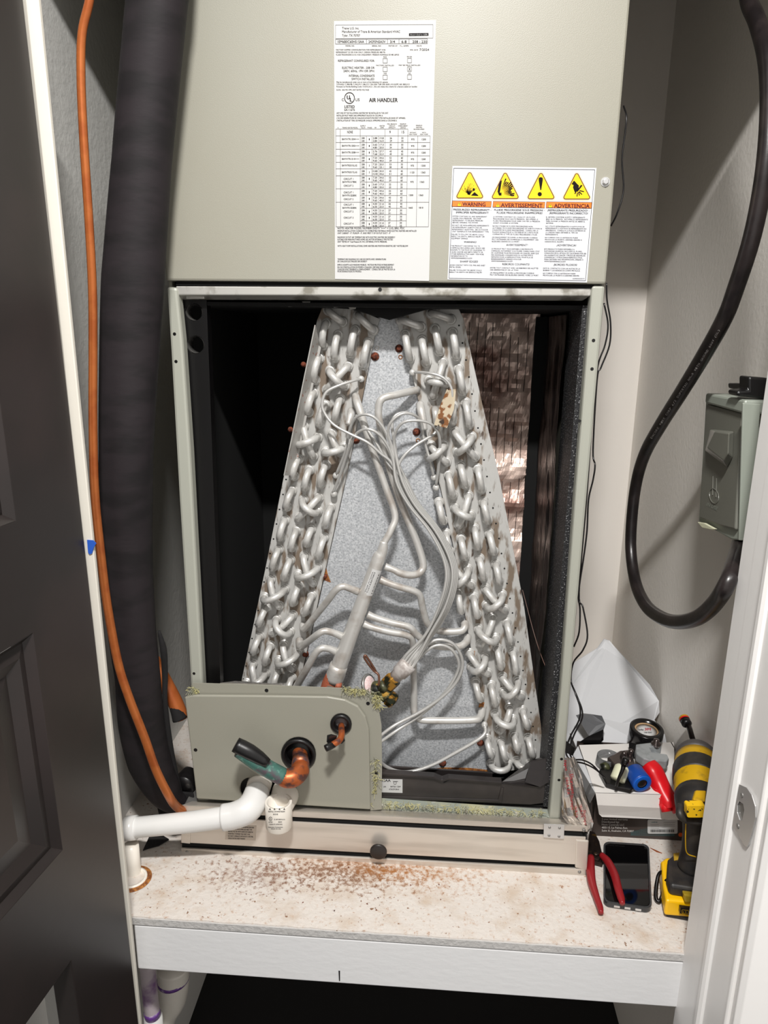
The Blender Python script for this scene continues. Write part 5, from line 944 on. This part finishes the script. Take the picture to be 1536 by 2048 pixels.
# drill
dr = thing('impact_driver', 'yellow and black cordless impact driver standing on its battery, nose to the back', 'power tool', tuple(U(1385, 1800, z=ZS)))
ra = U(1398, 1618, y=-.075); nb = U(1392, 1500, y=.060); dax = (nb-ra); Ld = dax.length; e = dax.normalized()
def dl_(name, prof, m, **k): return ob(name, lathe(B(), ra, e, [(t*Ld, r) for t, r in prof], 30, **k), m, dr, True)
dl_('motor_housing', [(.10, .028), (.14, .0325), (.45, .035), (.70, .034), (.78, .033)], YDR)
dl_('rubber_nose', [(.775, .0335), (.86, .033), (.93, .028), (.985, .020), (1.0, .013)], GDR)
dl_('rear_cap', [(-.10, .020), (-.06, .028), (.0, .032), (.09, .0335), (.16, .0338)], BDR)
dl_('black_band', [(.40, .0355), (.42, .0362), (.60, .0362), (.62, .0355)], BDR)
ob('drive_bit', tube(B(), [nb+e*-.004, U(1380, 1460, y=.115), U(1373, 1440, y=.140)], [.0045, .0045, .0045], sides=6, sm=1), mat('black_bit_steel', (36, 28, 26), .4, .5), dr, True)
bt_ = U(1370, 1441, y=.138); be = (bt_-U(1380, 1460, y=.115)).normalized()
ob('bit_socket', lathe(B(), bt_-be*.012, be, [(0, .0055), (.003, .0085), (.014, .0085)], 18), BLACKP, dr, True)
ob('socket_band', lathe(B(), bt_, be, [(.0, .0088), (.003, .0088)], 18, caps=False), REDP, dr, True); ob('socket_rim', lathe(B(), bt_+be*.006, be, [(-.003, .0088), (.0, .0088), (.001, .0075), (-.004, .006)], 18, caps=False), YDR, dr, True)
# shoulder patches on the visible top of the motor
ob('side_vent', tube(B(), [U(1372, 1530, y=.012), U(1368, 1550, y=-.01), U(1370, 1575, y=-.035)], [.004, .006, .005], sides=8), BDR, dr, True)
ob('top_plate', slab(B(), [U(1376, 1550, y=-.035), U(1416, 1554, y=-.03), U(1412, 1596, y=-.07), U(1378, 1590, y=-.072)], (0, .006, -.012)), BDR, dr, bevel=.003)
ob('yellow_vent', slab(B(), [U(1392, 1580, y=-.083), U(1413, 1581, y=-.082), U(1411, 1604, y=-.10), U(1386, 1600, y=-.10)], (0, .006, -.006)), YDR, dr, bevel=.002)
ob('rear_badge', slab(B(), [U(a, b, y=-.113) for a, b in rrect(1374, 1612, 1412, 1635, 4)], (0, .012, 0)), mat('scuffed_yellow', (236, 188, 20), .5, c2=(30, 28, 26), sc=160, thr=(.60, .63)), dr)
ob('rear_bumper', tp(B(), [(1361, 1610, -.085), (1360, 1628, -.098), (1372, 1640, -.10), (1400, 1644, -.10), (1420, 1640, -.098)], [7, 8, 7, 7, 7], sides=14), BDR, dr, True)
ob('handle', tp(B(), [(1392, 1628, -.072), (1390, 1665, -.070), (1386, 1700, -.064), (1382, 1735, -.062)], [26, 23, 22, 26], sides=22), BDR, dr, True)
ob('handle_seam', tp(B(), [(1372, 1642, -.093), (1371, 1680, -.091), (1374, 1706, -.088), (1392, 1714, -.088)], 1.2, sides=6), YDR, dr, True)
def zslab(P, z, h): return slab(B(), [U(a, b, z=z) for a, b in P], (0, 0, -h))
ob('battery_foot', zslab([(1336, 1716), (1346, 1708), (1400, 1706), (1404, 1780), (1340, 1770), (1334, 1750)], ZS+.052, .020), BDR, dr, bevel=.006, seg=4)
ob('foot_patch', zslab([(1347, 1706), (1362, 1704), (1360, 1718), (1348, 1720)], ZS+.0535, .004), mat('worn_yellow', (176, 140, 40), .5), dr, bevel=.001)
ob('battery', zslab([(1322, 1722), (1332, 1714), (1404, 1716), (1402, 1806), (1332, 1800), (1326, 1770)], ZS+.034, .028), YBAT, dr, bevel=.004, seg=3)
ob('battery_base', zslab([(1326, 1740), (1404, 1736), (1400, 1838), (1334, 1826), (1326, 1800)], ZS+.008, .0078), BDR, dr, bevel=.002)
bp_ = U(1373, 1820, z=ZS+.02); 
ob('release_button', slab(B(), [U(a, b, y=bp_.y-.004) for a, b in [(1368, 1790), (1392, 1793), (1392, 1806), (1370, 1806)]], (0, .01, 0)), mat('olive_button', (150, 126, 30), .4), dr, bevel=.002)
fp = ob('fuel_gauge', slab(B(), [U(a, b, y=bp_.y-.006) for a, b in [(1361, 1816), (1392, 1820), (1391, 1833), (1360, 1827)]], (0, .006, 0)), BLACKP, dr)
pr = Print(lambda a, b: U(a, b, y=bp_.y-.0064)); pr.rect(1364, 1819.5, 1377, 1827, .7, YDR, 1.4); pr.text(1366, 1826, 'LI', 4, 6, YDR); pr.done('gauge_print', fp)
ob('belt_hook', tz([(1330, 1742, ZS+.03), (1318, 1748, ZS+.028), (1313, 1770, ZS+.018), (1312, 1795, ZS+.008), (1318, 1803, ZS+.006), (1324, 1790, ZS+.012), (1330, 1765, ZS+.03), (1336, 1758, ZS+.04)], [3, 3.5, 4, 4, 3.5, 3, 3, 3], sides=8), mat('black_steel_hook', (40, 38, 38), .25, .8), dr, True)
# foil tape offcut with red print
ft = thing('foil_tape', 'crumpled silver foil tape with red printing hanging at the right cabinet corner', 'tape', tuple(U(1150, 1640, y=.0)))
def foily(a, b):
    return -.012+.012*math.sin(a*.11)*math.sin(b*.06)
bm = B(); rows = [(1515, 1128, 1150), (1535, 1127, 1158), (1555, 1126, 1164), (1575, 1125, 1167), (1595, 1124, 1172), (1615, 1123, 1177), (1632, 1124, 1182), (1645, 1134, 1187), (1658, 1152, 1184), (1666, 1166, 1176)]
G = []; random.seed(5)
for y, a, b in rows: G.append([bm.verts.new(U(a+(b-a)*i/10, y+random.uniform(-1.5, 1.5), y=-.024+random.uniform(-.0022, .0022))) for i in range(11)])
for i in range(len(G)-1):
    for j in range(10): bm.faces.new([G[i][j], G[i][j+1], G[i+1][j+1], G[i+1][j]])
ob('foil_sheet', bm, FOILT, ft)
pr = Print(lambda a, b: U(a, b, y=-.0285))
for x, y, s, h, wd in ((1131, 1556, '181A-FX', 6, 34), (1139, 1548, 'Shurtape', 7, 40), (1149, 1612, '181B-FX', 5, 24), (1159, 1610, '181A-FX', 5, 26), (1140, 1590, 'Shurtape', 6, 30), (1166, 1620, 'Shurtape', 6, 30), (1128, 1520, 'tape', 6, 22)):
    pr.text(x, y, s, h, wd, INKR, ang=84)
pr.done('foil_print', ft)
# pipes below the shelf
up1 = thing('riser_pipe', 'white pvc pipe with purple primer stains under the left end of the shelf', 'pipe', tuple(U(300, 2048, y=-.08)))
ob('pipe', tp(B(), [(294, 1925, -.085), (300, 1990, -.085), (306, 2040, -.085), (312, 2110, -.085)], [15, 15, 15, 15], sides=22), mat('primer_stained_pvc', (196, 184, 190), .4, c2=(130, 96, 140), sc=22, thr=(.55, .7)), up1, True)
ob('purple_band', tp(B(), [(303, 2020, -.085), (306, 2032, -.085)], [15.6, 15.6], sides=22, sm=1), PURPLE, up1, True); ob('coupling', tp(B(), [(306, 2032, -.085), (312, 2110, -.085)], [18, 18], sides=22, sm=1), PVC, up1, True)
up2 = thing('trap_elbow', 'wide white pvc elbow with a purple joint line curving under the shelf', 'pipe', tuple(U(345, 2040, y=-.03)))
ob('elbow', tp(B(), [(346, 1930, -.03), (347, 1965, -.03), (343, 2000, -.03), (330, 2030, -.035), (318, 2080, -.04)], [31, 31, 28, 24, 22], sides=26), PVC2, up2, True); ob('joint_band', tp(B(), [(346, 1953, -.03), (347, 1959, -.03)], [31.6, 31.6], sides=26, sm=1), PURPLE, up2, True)
mk = ob('marker_line', py_(B(), [(677, 1942), (680, 1942), (680, 1962), (678, 1962)], -.1702, .0005), INK, pf)
# loose rust crumbs on the board
cr = B(); random.seed(11)
for i in range(110):
    x = random.gauss(.26, .12); y = random.uniform(-.15, -.04); s = random.uniform(.0006, .0018)
    if not -.03 < x < .62: continue
    v = [cr.verts.new((x+random.uniform(-s, s), y+random.uniform(-s, s), ZS+.0002+random.uniform(0, s))) for _ in range(4)]
    for f in ((0, 1, 2), (0, 2, 3), (0, 1, 3), (1, 2, 3)): cr.faces.new([v[k] for k in f])
tag(ob('rust_crumbs', cr, RUST, None, kind='stuff'), 'scattered rust and dirt crumbs on the white shelf board', 'debris')
for nm_, P, m_, lab in (('wood_sliver', [(1300, 1696), (1314, 1702), (1324, 1707), (1313, 1704)], COPPERT, 'thin brown wood sliver on the shelf between phone and drill'),):
    tag(ob(nm_, pz_(B(), P, ZS+.0005, .001), m_), lab, 'debris')
